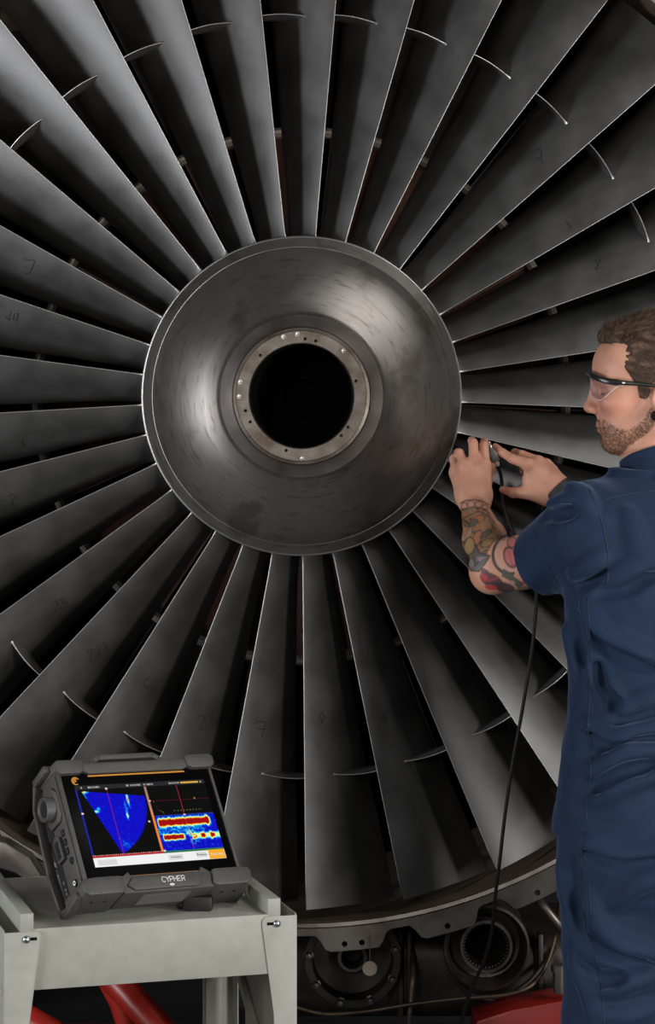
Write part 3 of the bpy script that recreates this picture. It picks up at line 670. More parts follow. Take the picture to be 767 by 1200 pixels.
# left end: recessed panel with knob, buttons, sockets, protected by a bent frame
SL = frame_mat((-hw-.007, 0, 0), (0, 0, -1), (0, 1, 0), (-1, 0, 0))      # x = back from the glass, y = up the screen, z = outwards
bm = bmesh.new(); bm_prism(bm, [(.006, -hh-.01), (.070, -hh-.01), (.070, hh-.01), (.052, hh+.004), (.006, hh+.004)], -.004, .004, SL, .0015); sp = dpart('side_panel', bm)
bm = bmesh.new(); bm_prism(bm, [(.010, .034), (.020, .022), (.056, .022), (.062, .034), (.062, .078), (.052, .092), (.020, .092), (.010, .080)], .003, .010, SL, .0015); kb = dpart('knob_base', bm)
bm = bmesh.new(); bm_lathe(bm, [(0, .024), (.016, .024), (.0205, .028), (.0225, .027), (.0235, .022), (.0235, .008), (0, .008)], 32, SL @ Matrix.Translation((.036, .056, 0))); dpart('control_knob', bm, 'shell')
bm = bmesh.new(); bm_lathe(bm, [(0, .0252), (.015, .0252), (.0155, .0242), (0, .024)], 28, SL @ Matrix.Translation((.036, .056, 0))); dpart('knob_cap', bm, 'shell2')
for (x, y) in [(.024, .002), (.024, -.016), (.024, -.034)]:
    bm = bmesh.new(); bm_box(bm, (x-.005, y-.0065, .003), (x+.005, y+.0065, .0075), .002, SL); dpart('button', bm, 'shell2')
bm = bmesh.new(); bm_lathe(bm, [(0, .0065), (.006, .0065), (.007, .005), (.007, .003), (0, .003)], 20, SL @ Matrix.Translation((.018, -.056, 0))); dpart('button', bm, 'shell2', label='round button')
bm = bmesh.new(); bm_lathe(bm, [(0, .0075), (.0062, .0075), (.0072, .006), (.0072, .003), (0, .003)], 20, SL @ Matrix.Translation((.025, -hh+.012, 0))); pw = dpart('power_button', bm, 'shell2', label='power button with a white ring')
bm = bmesh.new(); bm_lathe(bm, [(.0028, .0078), (.0046, .0078), (.0046, .0074), (.0028, .0074)], 20, SL @ Matrix.Translation((.025, -hh+.012, 0)), True); dpart('power_symbol', bm, 'led', pw, False)
bm = bmesh.new(); bm_prism(bm, [(.034, -.045), (.058, -.045), (.060, -.002), (.048, .006), (.034, -.0)], .003, .012, SL, .0015); sd = dpart('socket_cover', bm)
bm = bmesh.new(); bm_box(bm, (.038, -.040, .0115), (.053, -.006, .0128), .0004, SL); dpart('socket', bm, 'portblack', sd, False)
bm = bmesh.new(); bm_box(bm, (.058, -hh-.012, .0038), (.078, hh-.012, .0052), .0004, SL); dpart('connector_bay', bm, 'portblack', sp, False)
for y in (-.092, -.078, -.100):
    bm = bmesh.new(); bm_lathe(bm, [(0, .007), (.0025, .007), (.004, .006), (.004, .004), (0, .004)], 12, SL @ Matrix.Translation((.066, y, 0))); dpart('connector', bm, 'shell', sp)
# bent side frame: a flat strip standing off the left end
for sx in (-1, 1):
    bm = bmesh.new(); xo = sx*(hw+.016)
    path = [(-.012, hh+.016), (-.062, hh+.012), (-.088, hh-.030), (-.096, -hh+.06), (-.086, -hh-.022), (-.062, -hh-.026), (-.012, -hh-.018)]   # z (back), y
    for i in range(len(path)-1):
        (z0, y0_), (z1, y1_) = path[i], path[i+1]; a = Vector((xo, y0_, z0)); b = Vector((xo, y1_, z1)); d = (b-a).normalized(); n = Vector((1, 0, 0)); k = d.cross(n)
        wd = .004 if i in (1, 2, 3) else .007
        bm_box(bm, (-.003, -.010, -wd), ((b-a).length+.003, .008, wd), .0018, frame_mat(a, d, n, k))
    dpart('side_frame', bm)
bm = bmesh.new(); bm_box(bm, (-.055, -hh-.0305, -.055), (.055, -hh-.0275, .004), .001); bm_box(bm, (-.06, -hh-.0295, -.06), (.06, -hh-.02, -.012)); ud = dpart('underside_plate', bm)
bm = bmesh.new(); bm_box(bm, (-.05, -hh-.0312, -.045), (.05, -hh-.0304, -.004)); dpart('rating_label', bm, 'grey', ud, False)
# feet reaching the worktop
def wz(x, y, z): return (TM @ Vector((x, y, z))).z
bm = bmesh.new()
for fx, fz in ((hw-.075, -.040), (hw-.075, -.066)):
    q = TM @ Vector((fx, -hh-.030, fz)); inv = TM.inverted()
    zc = CO[2]
    bm_box(bm, (q.x-.028, q.y-.016, zc), (q.x+.028, q.y+.016, q.z+.006), .005, inv @ Matrix.Rotation(0, 4, 'Z'))
dpart('foot', bm, 'shell2')
# ------------------------------------------------------------------ implicit surfaces for the figure
def dotv(a, b): return (a*b).sum(-1)
def rc(a, b, r1, r2):
    a = np.array(a, np.float32); b = np.array(b, np.float32); ba = b-a; L2 = max(float(ba@ba), 1e-9)
    def f(p):
        h = np.clip(((p-a)@ba)/L2, 0, 1)
        return np.sqrt((((p-a)-h[:, None]*ba)**2).sum(1))-(r1+(r2-r1)*h)
    return f
def el(c, r, Rm=None):
    c = np.array(c, np.float32); r = np.array(r, np.float32); Rm = None if Rm is None else np.array(Rm, np.float32)
    def f(p):
        q = p-c
        if Rm is not None: q = q@Rm.T
        k0 = np.sqrt(((q/r)**2).sum(1)); k1 = np.sqrt(((q/(r*r))**2).sum(1))
        return k0*(k0-1)/np.maximum(k1, 1e-6)
    return f
def loft(C0, U, V, zs, a, b, v0, zlo, zhi):
    U = np.array(U); V = np.array(V)
    def f(p):
        z = p[:, 2]; A_ = np.interp(z, zs, a); B_ = np.interp(z, zs, b); o = np.interp(z, zs, v0)
        q = p[:, :2]-C0[:2]; u = q@U[:2]; v = q@V[:2]-o
        k = np.sqrt((u/A_)**2+(v/B_)**2)
        g = np.sqrt((u/A_**2)**2+(v/B_**2)**2)
        d = k*(k-1)/np.maximum(g, 1e-3)
        e = np.maximum(zlo-z, z-zhi)
        return np.maximum(d*.72, e)
    return f
_T = np.random.default_rng(7).random((32, 32, 32)).astype(np.float32)
def vn(p, s, o=0.):
    q = p*s+o; i = np.floor(q).astype(int); t = q-i; t = t*t*(3-2*t); i &= 31; j = (i+1) & 31
    x0, y0, z0 = i.T; x1, y1, z1 = j.T; tx, ty, tz = t.T
    c = lambda a, b, k: _T[a, b, k]
    return ((c(x0, y0, z0)*(1-tx)+c(x1, y0, z0)*tx)*(1-ty)+(c(x0, y1, z0)*(1-tx)+c(x1, y1, z0)*tx)*ty)*(1-tz)+((c(x0, y0, z1)*(1-tx)+c(x1, y0, z1)*tx)*(1-ty)+(c(x0, y1, z1)*(1-tx)+c(x1, y1, z1)*tx)*ty)*tz
def comb(op, acc, d, k):
    if op == 'u':
        h = np.maximum(k-abs(acc-d), 0)/max(k, 1e-6); return np.minimum(acc, d)-h*h*k*.25
    if op == 's':
        d = -d; h = np.maximum(k-abs(acc-d), 0)/max(k, 1e-6); return np.maximum(acc, d)+h*h*k*.25
    if op == 'i':
        h = np.maximum(k-abs(acc-d), 0)/max(k, 1e-6); return np.maximum(acc, d)+h*h*k*.25
    return acc+d
def ev(ops, p):
    acc = np.full(len(p), 1e3, np.float32)
    for op, fn, k in ops: acc = comb(op, acc, fn(p).astype(np.float32), k)
    return acc
def mesh_sdf(name, ops, lo, hi, h, smooth=2):
    lo = np.array(lo, np.float32); hi = np.array(hi, np.float32); B = 8
    nb = np.ceil((hi-lo)/(B*h)).astype(int)
    g = np.stack(np.meshgrid(*[np.arange(n) for n in nb], indexing='ij'), -1).reshape(-1, 3)
    cen = (lo+(g+.5)*B*h).astype(np.float32); R = .866*B*h
    d0 = ev(ops, cen); act = abs(d0) < R*1.3+.008; g = g[act]; cen = cen[act]; na = len(g)
    ax = np.arange(9); loc = np.stack(np.meshgrid(ax, ax, ax, indexing='ij'), -1).reshape(-1, 3)
    pts = ((g[:, None, :]*B+loc[None])*h+lo).astype(np.float32)
    acc = np.full((na, 729), 1e3, np.float32)
    for op, fn, k in ops:
        if op in 'us': ix = np.nonzero(fn(cen) < R*1.5+k+.02)[0]
        else: ix = np.arange(na)
        if len(ix): acc[ix] = comb(op, acc[ix], fn(pts[ix].reshape(-1, 3)).reshape(len(ix), 729).astype(np.float32), k)
    V = acc.reshape(na, 9, 9, 9); ins = V < 0
    cnt = sum(ins[:, i:i+8, j:j+8, k:k+8].astype(np.int8) for i in (0, 1) for j in (0, 1) for k in (0, 1))
    b, i, j, k = np.nonzero((cnt > 0) & (cnt < 8))
    cs = [(x, y, z) for x in (0, 1) for y in (0, 1) for z in (0, 1)]; cv = np.stack([V[b, i+x, j+y, k+z] for x, y, z in cs], 1)
    ac = np.zeros((len(b), 3)); n = np.zeros(len(b))
    for m in range(8):
        for axis in range(3):
            if cs[m][axis] == 0:
                c2 = list(cs[m]); c2[axis] = 1; m2 = cs.index(tuple(c2)); va, vb = cv[:, m], cv[:, m2]; x = (va < 0) != (vb < 0)
                t = np.where(x, va/np.where(x, va-vb, 1), 0); pp = np.tile(np.array(cs[m], float), (len(b), 1)); pp[:, axis] += t
                ac += pp*x[:, None]; n += x
    gc = g[b]*B+np.stack([i, j, k], 1); verts = lo+(gc+ac/n[:, None])*h
    S = nb*B+3; key = ((gc[:, 0]+1)*S[1]+gc[:, 1]+1)*S[2]+gc[:, 2]+1; order = np.argsort(key); ks = key[order]
    quads = []
    for axis in range(3):
        sl = [slice(0, 8)]*3; s2 = list(sl); s2[axis] = slice(1, 9); a_ = ins[(slice(None), *sl)]; b_ = ins[(slice(None), *s2)]
        bb, ii, jj, kk = np.nonzero(a_ != b_); G = g[bb]*B+np.stack([ii, jj, kk], 1); fl_ = a_[bb, ii, jj, kk]
        e1 = np.zeros(3, int); e1[(axis+1) % 3] = 1; e2 = np.zeros(3, int); e2[(axis+2) % 3] = 1; q = []
        ok = np.ones(len(G), bool)
        for off in (0*e1, e1, e1+e2, e2):
            X = G-off; kk_ = ((X[:, 0]+1)*S[1]+X[:, 1]+1)*S[2]+X[:, 2]+1; pos = np.clip(np.searchsorted(ks, kk_), 0, len(ks)-1); ok &= ks[pos] == kk_; q.append(order[pos])
        q = np.stack(q, 1); q[~fl_] = q[~fl_][:, ::-1]; quads.append(q[ok])
    Q = np.concatenate(quads)
    E_ = np.concatenate([Q[:, [0, 1]], Q[:, [1, 2]], Q[:, [2, 3]], Q[:, [3, 0]]]); E_ = np.concatenate([E_, E_[:, ::-1]])
    deg = np.bincount(E_[:, 0], minlength=len(verts)).astype(float); deg[deg == 0] = 1
    for it in range(smooth*2):
        av = np.stack([np.bincount(E_[:, 0], weights=verts[E_[:, 1], c], minlength=len(verts)) for c in range(3)], 1)/deg[:, None]
        verts = verts+(av-verts)*(.55 if it % 2 == 0 else -.50)
    me = bpy.data.meshes.new(name); me.vertices.add(len(verts)); me.vertices.foreach_set('co', verts.astype(np.float32).ravel())
    me.loops.add(Q.size); me.polygons.add(len(Q)); me.loops.foreach_set('vertex_index', Q.ravel().astype(np.int32)); me.polygons.foreach_set('loop_start', np.arange(0, Q.size, 4, dtype=np.int32))
    me.update(calc_edges=True); me.validate()
    return me, verts
def setcol(me, col):
    a = me.attributes.new('Col', 'FLOAT_COLOR', 'POINT'); a.data.foreach_set('color', np.c_[col, np.ones(len(col))].astype(np.float32).ravel())
def hit(ops, pix, y0=-1.15, y1=.1, n=420):
    """where the sight lines through these points of the photograph meet a surface"""
    ys = np.linspace(y0, y1, n); out = []
    for px, py in pix:
        s = (D+ys)/F; p = np.stack([(px-CX)*s, ys, HZ-(py-CY)*s], 1).astype(np.float32); d = ev(ops, p); ix = np.nonzero(d < 0)[0]
        if len(ix) == 0: out.append(None); continue
        i = ix[0]; t = d[i-1]/(d[i-1]-d[i]) if i else 0; out.append(p[i-1]+(p[i]-p[i-1])*t if i else p[0])
    return out
def smooth_px(pl, n=5): return [(v[0], v[1]) for v in spline([(x, y, 0) for x, y in pl], n)]

# ------------------------------------------------------------------ figure: skeleton
FW = np.array([-.643, .766, 0]); LF = np.array([-.766, -.643, 0]); TC = np.array([.664, -.55, 0])
SJ = P(700, 632, -.62); EJ = P(582, 664, -.40); WJ = P(556, 592, -.13)
SR = np.array([.80, -.41, 1.40]); ER = np.array([.775, -.20, 1.20]); WR = P(655, 577, -.11)
HC = np.array([.640, -.55, 1.6595]); hy = math.radians(6)
HX = np.array([-math.cos(hy), math.sin(hy), 0]); HYL = np.array([-math.sin(hy), -math.cos(hy), 0]); HRot = np.stack([HX, HYL, [0, 0, 1]])
hl = lambda x, y, z: HC+x*HX+y*HYL+np.array([0, 0, z])
def hE(c, r, pitch=0):
    Rm = HRot.copy()
    if pitch:
        c_, s_ = math.cos(math.radians(pitch)), math.sin(math.radians(pitch)); Rm = np.stack([HX*c_+np.array([0, 0, s_]), HYL, np.array([0, 0, c_])-HX*s_])
    return el(hl(*c), r, Rm)
def hR(a, b, r1, r2): return rc(hl(*a), hl(*b), r1, r2)

head = [('u', hE((-.006, 0, .035), (.097, .077, .097)), 0), ('u', hE((.030, 0, .048), (.0635, .066, .055)), .02), ('u', hE((.034, 0, -.03), (.053, .060, .075)), .02),
        ('u', hE((.030, 0, -.070), (.048, .050, .040)), .02)]
for s in (-1, 1): head += [('u', hR((.052, s*.018, -.094), (-.012, s*.054, -.056), .017, .020), .02), ('u', hR((-.012, s*.054, -.056), (-.018, s*.062, -.02), .018, .014), .02),
                           ('u', hE((.058, s*.044, -.020), (.026, .022, .018)), .018), ('u', hR((.086, s*.010, .018), (.066, s*.047, .018), .0105, .010), .015),
                           ('s', hE((.094, s*.036, -.001), (.020, .022, .014)), .014), ('u', hE((.068, s*.033, -.003), (.0130, .014, .0125)), .005),
                           ('u', hR((.074, s*.021, -.010), (.063, s*.046, -.009), .0045, .004), .008)]
head += [('u', hE((.060, 0, -.094), (.0175, .024, .0185)), .014), ('u', hE((.063, 0, -.066), (.0225, .032, .024)), .014),
         ('u', hR((.0885, 0, .012), (.1005, 0, -.025), .0080, .0085), .012), ('u', hE((.1035, 0, -.0305), (.0095, .0115, .0095)), .006),
         ('u', hR((.084, 0, -.005), (.090, 0, -.030), .011, .013), .012)]
for s in (-1, 1): head += [('u', hE((.0935, s*.0125, -.0345), (.0115, .0070, .0080)), .006), ('s', hE((.0965, s*.0065, -.0425), (.0055, .0035, .0035)), .003)]
head += [('u', hE((.0805, 0, -.0640), (.0090, .021, .0058)), .005), ('u', hE((.0790, 0, -.0752), (.0080, .018, .0058)), .004), ('s', hR((.0905, -.012, -.0700), (.0905, .012, -.0700), .0022, .0022), .003),
         ('s', hE((.0845, 0, -.0845), (.006, .016, .0045)), .008), ('s', hE((.0965, 0, -.052), (.004, .003, .008)), .005)]
for s in (-1, 1):
    head += [('u', hE((-.029, s*.080, -.014), (.0185, .0085, .033), 8), .006), ('s', hE((-.026, s*.0895, -.008), (.0115, .0060, .020), 8), .005), ('u', hE((-.018, s*.079, -.044), (.0105, .0060, .0125)), .006),
             ('u', hE((-.013, s*.080, -.014), (.004, .006, .007)), .004), ('s', hR((-.017, s*.060, -.046), (-.017, s*.10, -.046), .0058, .0058), .001)]
NKB = np.array([.672, -.545, 1.46]); NKT = np.array([.655, -.545, 1.59])
neck = [('u', rc(NKB, NKT, .068, .057), .02), ('u', rc(hl(-.02, .045, -.055), NKB+LF*.02+FW*.05, .018, .016), .03), ('u', rc(NKB, SJ+[.02, 0, .02], .055, .05), .05), ('u', rc(NKB, SR+[-.02, 0, .02], .055, .05), .05)]
tz = [.80, .95, 1.05, 1.2, 1.32, 1.40, 1.46, 1.5]
torso_b = [('u', loft(TC, LF, FW, tz, [.17, .165, .155, .155, .165, .16, .13, .08], [.12, .115, .105, .105, .11, .10, .08, .06], [0]*8, .86, 1.47), .04)]
arms = [('u', rc(SJ, EJ, .054, .045), .02), ('u', rc(P(612, 662, -.45), EJ, .046, .044), .02), ('u', rc(P(575, 670, -.405), P(573, 673, -.40), .036, .034), .02),
        ('u', rc(EJ, P(567.5, 632, -.275), .043, .0415), .02), ('u', rc(P(567.5, 632, -.275), P(557, 600, -.16), .0415, .029), .015)]
arms += [('u', rc(SR, ER, .054, .044), .02), ('u', rc(ER, ER+(WR-ER)*.4, .043, .042), .02), ('u', rc(ER+(WR-ER)*.4, WR, .042, .029), .015)]
def chain(pts, rs, k=.006): return [('u', rc(P(*pts[i]), P(*pts[i+1]), rs[i], rs[i+1]), k if i == 0 else .003) for i in range(len(pts)-1)]
# left hand: back towards us, fingers up
LM = [(567.5, 544, -.098), (555.5, 540, -.105), (543, 545, -.100), (533.5, 551, -.086)]
lh = [('u', rc(P(551, 590, -.135), P(548, 580, -.128), .0245, .024), .012), ('u', rc(P(561, 590, -.135), P(562, 580, -.128), .024, .024), .012)]
for m, (wx, r1) in zip(LM, [(563, .0205), (557, .021), (550, .021), (546, .019)]): lh.append(('u', rc(P(wx, 581, -.124), P(m[0], m[1]+3, m[2]+.006), r1, .0145), .016))
lh += chain([LM[0], (566.5, 522, -.080), (567, 518, -.052), (567.5, 521, -.024)], [.0115, .0096, .0086, .0072])
lh += chain([LM[1], (554, 519, -.088), (552.5, 516.5, -.058), (553, 519, -.028)], [.0115, .0095, .0084, .0072])
lh += chain([LM[2], (538.5, 531, -.082), (536.5, 530, -.052), (540, 533, -.026)], [.0112, .0090, .0082, .0070])
lh += chain([LM[3], (531, 537.5, -.066), (531, 536.5, -.042), (534, 539, -.022)], [.0100, .0082, .0074, .0064])
lh += chain([(566, 583, -.105), (570, 563, -.060), (574, 548, -.036), (577, 537, -.022)], [.0150, .0120, .0105, .0085], .014)
for m in LM: lh.append(('u', rc(P(m[0], m[1]-.5, m[2]-.0035), P(m[0], m[1]+1, m[2]-.003), .0096, .0096), .008))
# right hand: back towards us, index finger stretched out, thumb below
RM = [(618.5, 544, -.112), (630, 541, -.096), (638, 544, -.070), (644, 550, -.046)]
rh = [('u', rc(P(656, 573, -.11), P(650, 572, -.108), .0225, .023), .012), ('u', rc(P(652, 580, -.11), P(645, 579, -.108), .021, .022), .012)]
for m, (wx, wy, r1) in zip(RM, [(641, 575, .021), (645, 571, .021), (648, 568, .020), (651, 566, .018)]): rh.append(('u', rc(P(wx, wy, -.100), P(m[0]+2, m[1]+2, m[2]+.004), r1, .0145), .016))
rh += chain([RM[0], (600, 537.5, -.100), (588.5, 530.5, -.082), (580, 523, -.062)], [.0125, .0098, .0086, .0066])
rh += chain([RM[1], (611, 533, -.076), (603, 530.5, -.050), (601, 538, -.030)], [.0120, .0096, .0086, .0072])
rh += chain([RM[2], (620, 538, -.040), (612, 543, -.022), (612, 552, -.016)], [.0115, .0090, .0082, .0068])
rh += chain([RM[3], (630, 548, -.022), (622, 553, -.012), (622, 561, -.016)], [.0105, .0082, .0074, .0062])
rh += chain([(638, 581, -.112), (617, 577.5, -.112), (601, 577.5, -.098), (588.5, 573.5, -.078)], [.0190, .0132, .0108, .0072], .014)
rh += [('u', rc(P(636, 572, -.103), P(618, 562, -.102), .019, .011), .018)]
for m in RM: rh.append(('u', rc(P(m[0], m[1]-.5, m[2]-.0035), P(m[0]+1, m[1]+.5, m[2]-.003), .0094, .0094), .008))
body_ops = head+neck+torso_b+arms+lh+rh
person = thing('person', 'man with short brown hair and beard in navy workwear reaching into the fan blades', 'person', (TC[0], TC[1], 0))
PINV = Matrix.Translation((-TC[0], -TC[1], 0))
def pp(o): o.matrix_parent_inverse = PINV; return o
me, V = mesh_sdf('body', body_ops, (.28, -.80, .84), (.98, .06, 1.82), .0021)
# skin colour, stubble, lips, brows and tattoos painted on the vertices
Q2 = proj(V); hq = (V-HC)@HRot.T
skin = np.array([.64, .335, .235]); n1v = vn(V, 60)[:, None]; n2v = vn(V, 400, 3.)[:, None]; n3v = vn(V, 150, 9.)[:, None]
col = skin*(.86+.16*n1v+.10*n2v)*np.array([1, 1, 1])
col = col*np.where(n3v > .6, [1.03, .95, .93], [1, 1, 1])
def mixc(mask, c, f=1.):
    global col
    k = (np.clip(mask, 0, 1)*f)[:, None] if np.ndim(mask) else mask; col = col*(1-k)+np.array(c)*k
ih = (np.linalg.norm(V-HC, axis=1) < .16) & (V[:, 2] > 1.53)
x, y, z = hq.T; ay = abs(y)
ss = lambda a, b, t: np.clip((t-a)/(b-a), 0, 1)**2*(3-2*np.clip((t-a)/(b-a), 0, 1))
face = ih*1.0
mixc(face*np.exp(-((x-.09)/.03)**2-((z+.03)/.02)**2)*.6, (.55, .22, .16))           # ruddy nose and cheeks
mixc(face*np.exp(-((x-.055)/.03)**2-((z+.03)/.025)**2)*.45, (.56, .23, .165))
upper = np.interp(x, [-.03, -.012, .005, .03, .055, .075, .1], [-.02, -.02, -.048, -.066, -.060, -.047, -.046])
lowb = np.interp(x, [-.03, 0, .03, .05], [-.055, -.082, -.106, -.125])
bz = ss(0, .018, upper-z)*ss(-.040, -.012, x)*ss(0, .010, z-lowb)*np.where((abs(z+.070) < .0115) & (x > .068) & (ay < .021), 0, 1)
hairn = vn(V, 520, 5.)*.6+vn(V, 260, 1.)*.4
mixc(face*bz*(.25+.65*ss(.35, .65, hairn)), (.185, .095, .052), .80)
lip = (abs(z+.0697) < .0105)*(x > .074)*(ay < .020)
mixc(face*lip, (.43, .165, .14), .8); mixc(face*(abs(z+.0700) < .0017)*(x > .07)*(ay < .023), (.16, .05, .045), .8)  # dark line between the lips paints in the shade of the groove
mixc(face*np.exp(-((z-.019-.004*np.sin(ay*60))/.0045)**2)*(x > .055)*(ay > .010)*(ay < .056)*ss(.2, .5, hairn+.15), (.10, .055, .035), .95)
mixc(face*np.exp(-((z+.006)/.0022)**2)*(ay > .020)*(ay < .047)*(x > .056), (.07, .04, .035), .9)
mixc(face*np.exp(-((z-.006)/.0025)**2)*(ay > .020)*(ay < .047)*(x > .056), (.33, .15, .11), .5)
# hands: redder knuckles and fingertips, pale nails
hand = ((Q2[:, 1] > 505) & (Q2[:, 1] < 600) & (Q2[:, 0] < 665) & (V[:, 1] > -.19)).astype(float)
for m in LM+RM: mixc(hand*np.exp(-(((Q2-m[:2])/5.5)**2).sum(1))*.45, (.52, .20, .14))
for t in [(580, 523), (588, 573), (554, 516), (567, 517), (600, 531)]: mixc(hand*np.exp(-(((Q2-t)/6)**2).sum(1))*.5, (.55, .22, .16))
nail = hand*(((Q2[:, 0]-587)*.93+(Q2[:, 1]-571.5)*.36)**2/12+((Q2[:, 1]-571.5)*.93-(Q2[:, 0]-587)*.36)**2/5 < 1)*(V[:, 1] < -.075); mixc(nail, (.62, .40, .34), .8)
# tattoos on the left arm
arm = ((Q2[:, 1] > 580) & (Q2[:, 0] < 640) & (V[:, 1] < -.125) & (V[:, 2] < 1.47)).astype(float); arm = arm*((Q2[:, 1] > 597) | (V[:, 1] < -.14))
tx, ty = (Q2[:, 0]-530)*7.67, (Q2[:, 1]-580)*7.67
def E2(cx, cy, rx, ry, rot=0, soft=.15):
    c_, s_ = math.cos(math.radians(rot)), math.sin(math.radians(rot)); u = ((tx-cx)*c_+(ty-cy)*s_)/rx; v = (-(tx-cx)*s_+(ty-cy)*c_)/ry; return np.clip((1-np.sqrt(u*u+v*v))/soft, 0, 1)
def E2r(cx, cy, rx, ry, rot=0, wd=.10):
    c_, s_ = math.cos(math.radians(rot)), math.sin(math.radians(rot)); u = ((tx-cx)*c_+(ty-cy)*s_)/rx; v = (-(tx-cx)*s_+(ty-cy)*c_)/ry; return np.clip(1.5-abs(np.sqrt(u*u+v*v)-1)/wd, 0, 1)
def poly2(pts):
    ins_ = np.zeros(len(tx), bool); n = len(pts)
    for i in range(n):
        (x1, y1), (x2, y2) = pts[i], pts[(i+1) % n]; c_ = (y1 > ty) != (y2 > ty)
        ins_ ^= c_ & (tx < (x2-x1)*(ty-y1)/(y2-y1+1e-9)+x1)
    return ins_.astype(float)
def line2(pl, wd):
    d = np.full(len(tx), 1e9)
    for (x1, y1), (x2, y2) in zip(pl[:-1], pl[1:]):
        t = np.clip(((tx-x1)*(x2-x1)+(ty-y1)*(y2-y1))/((x2-x1)**2+(y2-y1)**2), 0, 1); d = np.minimum(d, np.hypot(tx-x1-t*(x2-x1), ty-y1-t*(y2-y1)))
    return np.clip(1.4-d/wd, 0, 1)
INK = (.045, .045, .043)
pe = proj(V); q3 = np.c_[tx/190, ty/190, np.zeros_like(tx)]; w1 = vn(q3, 1.8, 4.); w2 = vn(q3+np.c_[w1, w1, 0*w1]*.6, 3.4, 11.)
fore = arm*poly2([(-200, 120), (300, 120), (480, 400), (360, 430), (300, 540), (240, 690), (100, 690), (-200, 500)])
mixc(fore, (.36, .20, .115), .8); mixc(fore*ss(.55, .75, w1), (.15, .13, .10), .7); mixc(fore*ss(.56, .7, vn(q3, 2.6, 21.)), (.50, .20, .06), .65)
mixc(fore*np.clip(1.5-abs(w2-.5)/.024, 0, 1), INK, .9); mixc(fore*np.clip(1.5-abs(w2-.66)/.022, 0, 1), INK, .9); mixc(fore*np.clip(1.5-abs(w2-.36)/.022, 0, 1), INK, .85)
for e, c_ in [((240, 215, 48, 32, -20), (.52, .20, .07)), ((190, 250, 46, 26, -35), (.10, .10, .09)), ((222, 385, 36, 70, 20), (.50, .20, .09)), ((302, 348, 62, 27, -36), (.11, .11, .095)), ((150, 460, 46, 80, 10), (.42, .27, .11)), ((310, 430, 60, 34, -30), (.42, .27, .12))]:
    mixc(arm*E2(*e), c_, .9); mixc(arm*E2r(*e), INK, .8)
mixc(arm*line2([(70, 75), (120, 50), (190, 42), (260, 52), (320, 85)], 6), INK, .9); mixc(arm*line2([(60, 150), (120, 122), (200, 112), (280, 125), (330, 165)], 6), INK, .9)
for e in [(105, 100, 26, 30, 15), (165, 82, 32, 28, 0), (235, 85, 34, 26, 5), (290, 112, 24, 24, 20)]: mixc(arm*E2r(*e, .16), INK, .75)
mixc(arm*line2([(60, 240), (130, 190), (240, 150), (330, 190)], 7), INK, .7)
sk = arm*poly2([(200, 440), (240, 520), (335, 548), (290, 620), (235, 688), (170, 680), (120, 600), (115, 540), (160, 560)])
mixc(sk, (.15, .135, .135), .95); mixc(arm*poly2([(210, 560), (310, 556), (240, 600)]), (.33, .28, .26), .8); mixc(arm*E2(165, 610, 26, 42, -20), (.30, .24, .24), .7)
mixc(arm*line2([(200, 440), (240, 520), (335, 548), (290, 620), (235, 688), (165, 678), (115, 590)], 7), INK, .85); mixc(arm*line2([(190, 560), (200, 640), (230, 600)], 7), INK, .8)
up_ = arm*(tx > 300)
ring_ = E2r(530, 530, 165, 180, 25, .075)*((tx < 560) & (ty < 760)); mixc(arm*ring_, INK, .95); mixc(arm*E2r(545, 520, 150, 165, 25, .03)*(ty < 720)*(tx < 590), (.55, .45, .42), .7)
for e in [(520, 560, 56, 92, -18), (535, 425, 44, 48, 20)]: mixc(arm*E2(*e), (.50, .125, .135), .9); mixc(arm*E2r(*e, .14), INK, .85)
mixc(arm*line2([(505, 500), (515, 560), (535, 630)], 5), (.2, .05, .06), .7)
for e, c_ in [((350, 770, 125, 66, 28), (.085, .045, .060)), ((460, 830, 110, 48, 14), (.085, .045, .060)), ((282, 728, 32, 56, -12), (.47, .06, .055)), ((345, 832, 62, 26, 8), (.50, .065, .06)), ((290, 690, 48, 26, 30), (.09, .045, .06))]: mixc(arm*E2(*e), c_, .92)
mixc(arm*line2([(265, 735), (330, 770), (420, 742)], 6), (.47, .08, .07), .8); mixc(arm*line2([(300, 800), (400, 790), (480, 820)], 5), INK, .8)
mixc(arm*poly2([(455, 660), (520, 700), (560, 740), (640, 800), (600, 850), (540, 790), (480, 750), (440, 735)]), (.105, .12, .092), .95); mixc(arm*E2(535, 790, 30, 22, 20), (.5, .3, .25), .9)
mixc(arm*E2(650, 778, 32, 26, 20), (.47, .08, .13), .9); mixc(arm*poly2([(600, 815), (760, 830), (760, 880), (560, 870)]), (.20, .15, .09), .6)
setcol(me, col)
M['skin'] = mat_attr('skin', rough=.46, sss=.12, bump=.25, bscale=900, spec=.4)
pp(link('body', me, M['skin'], person))
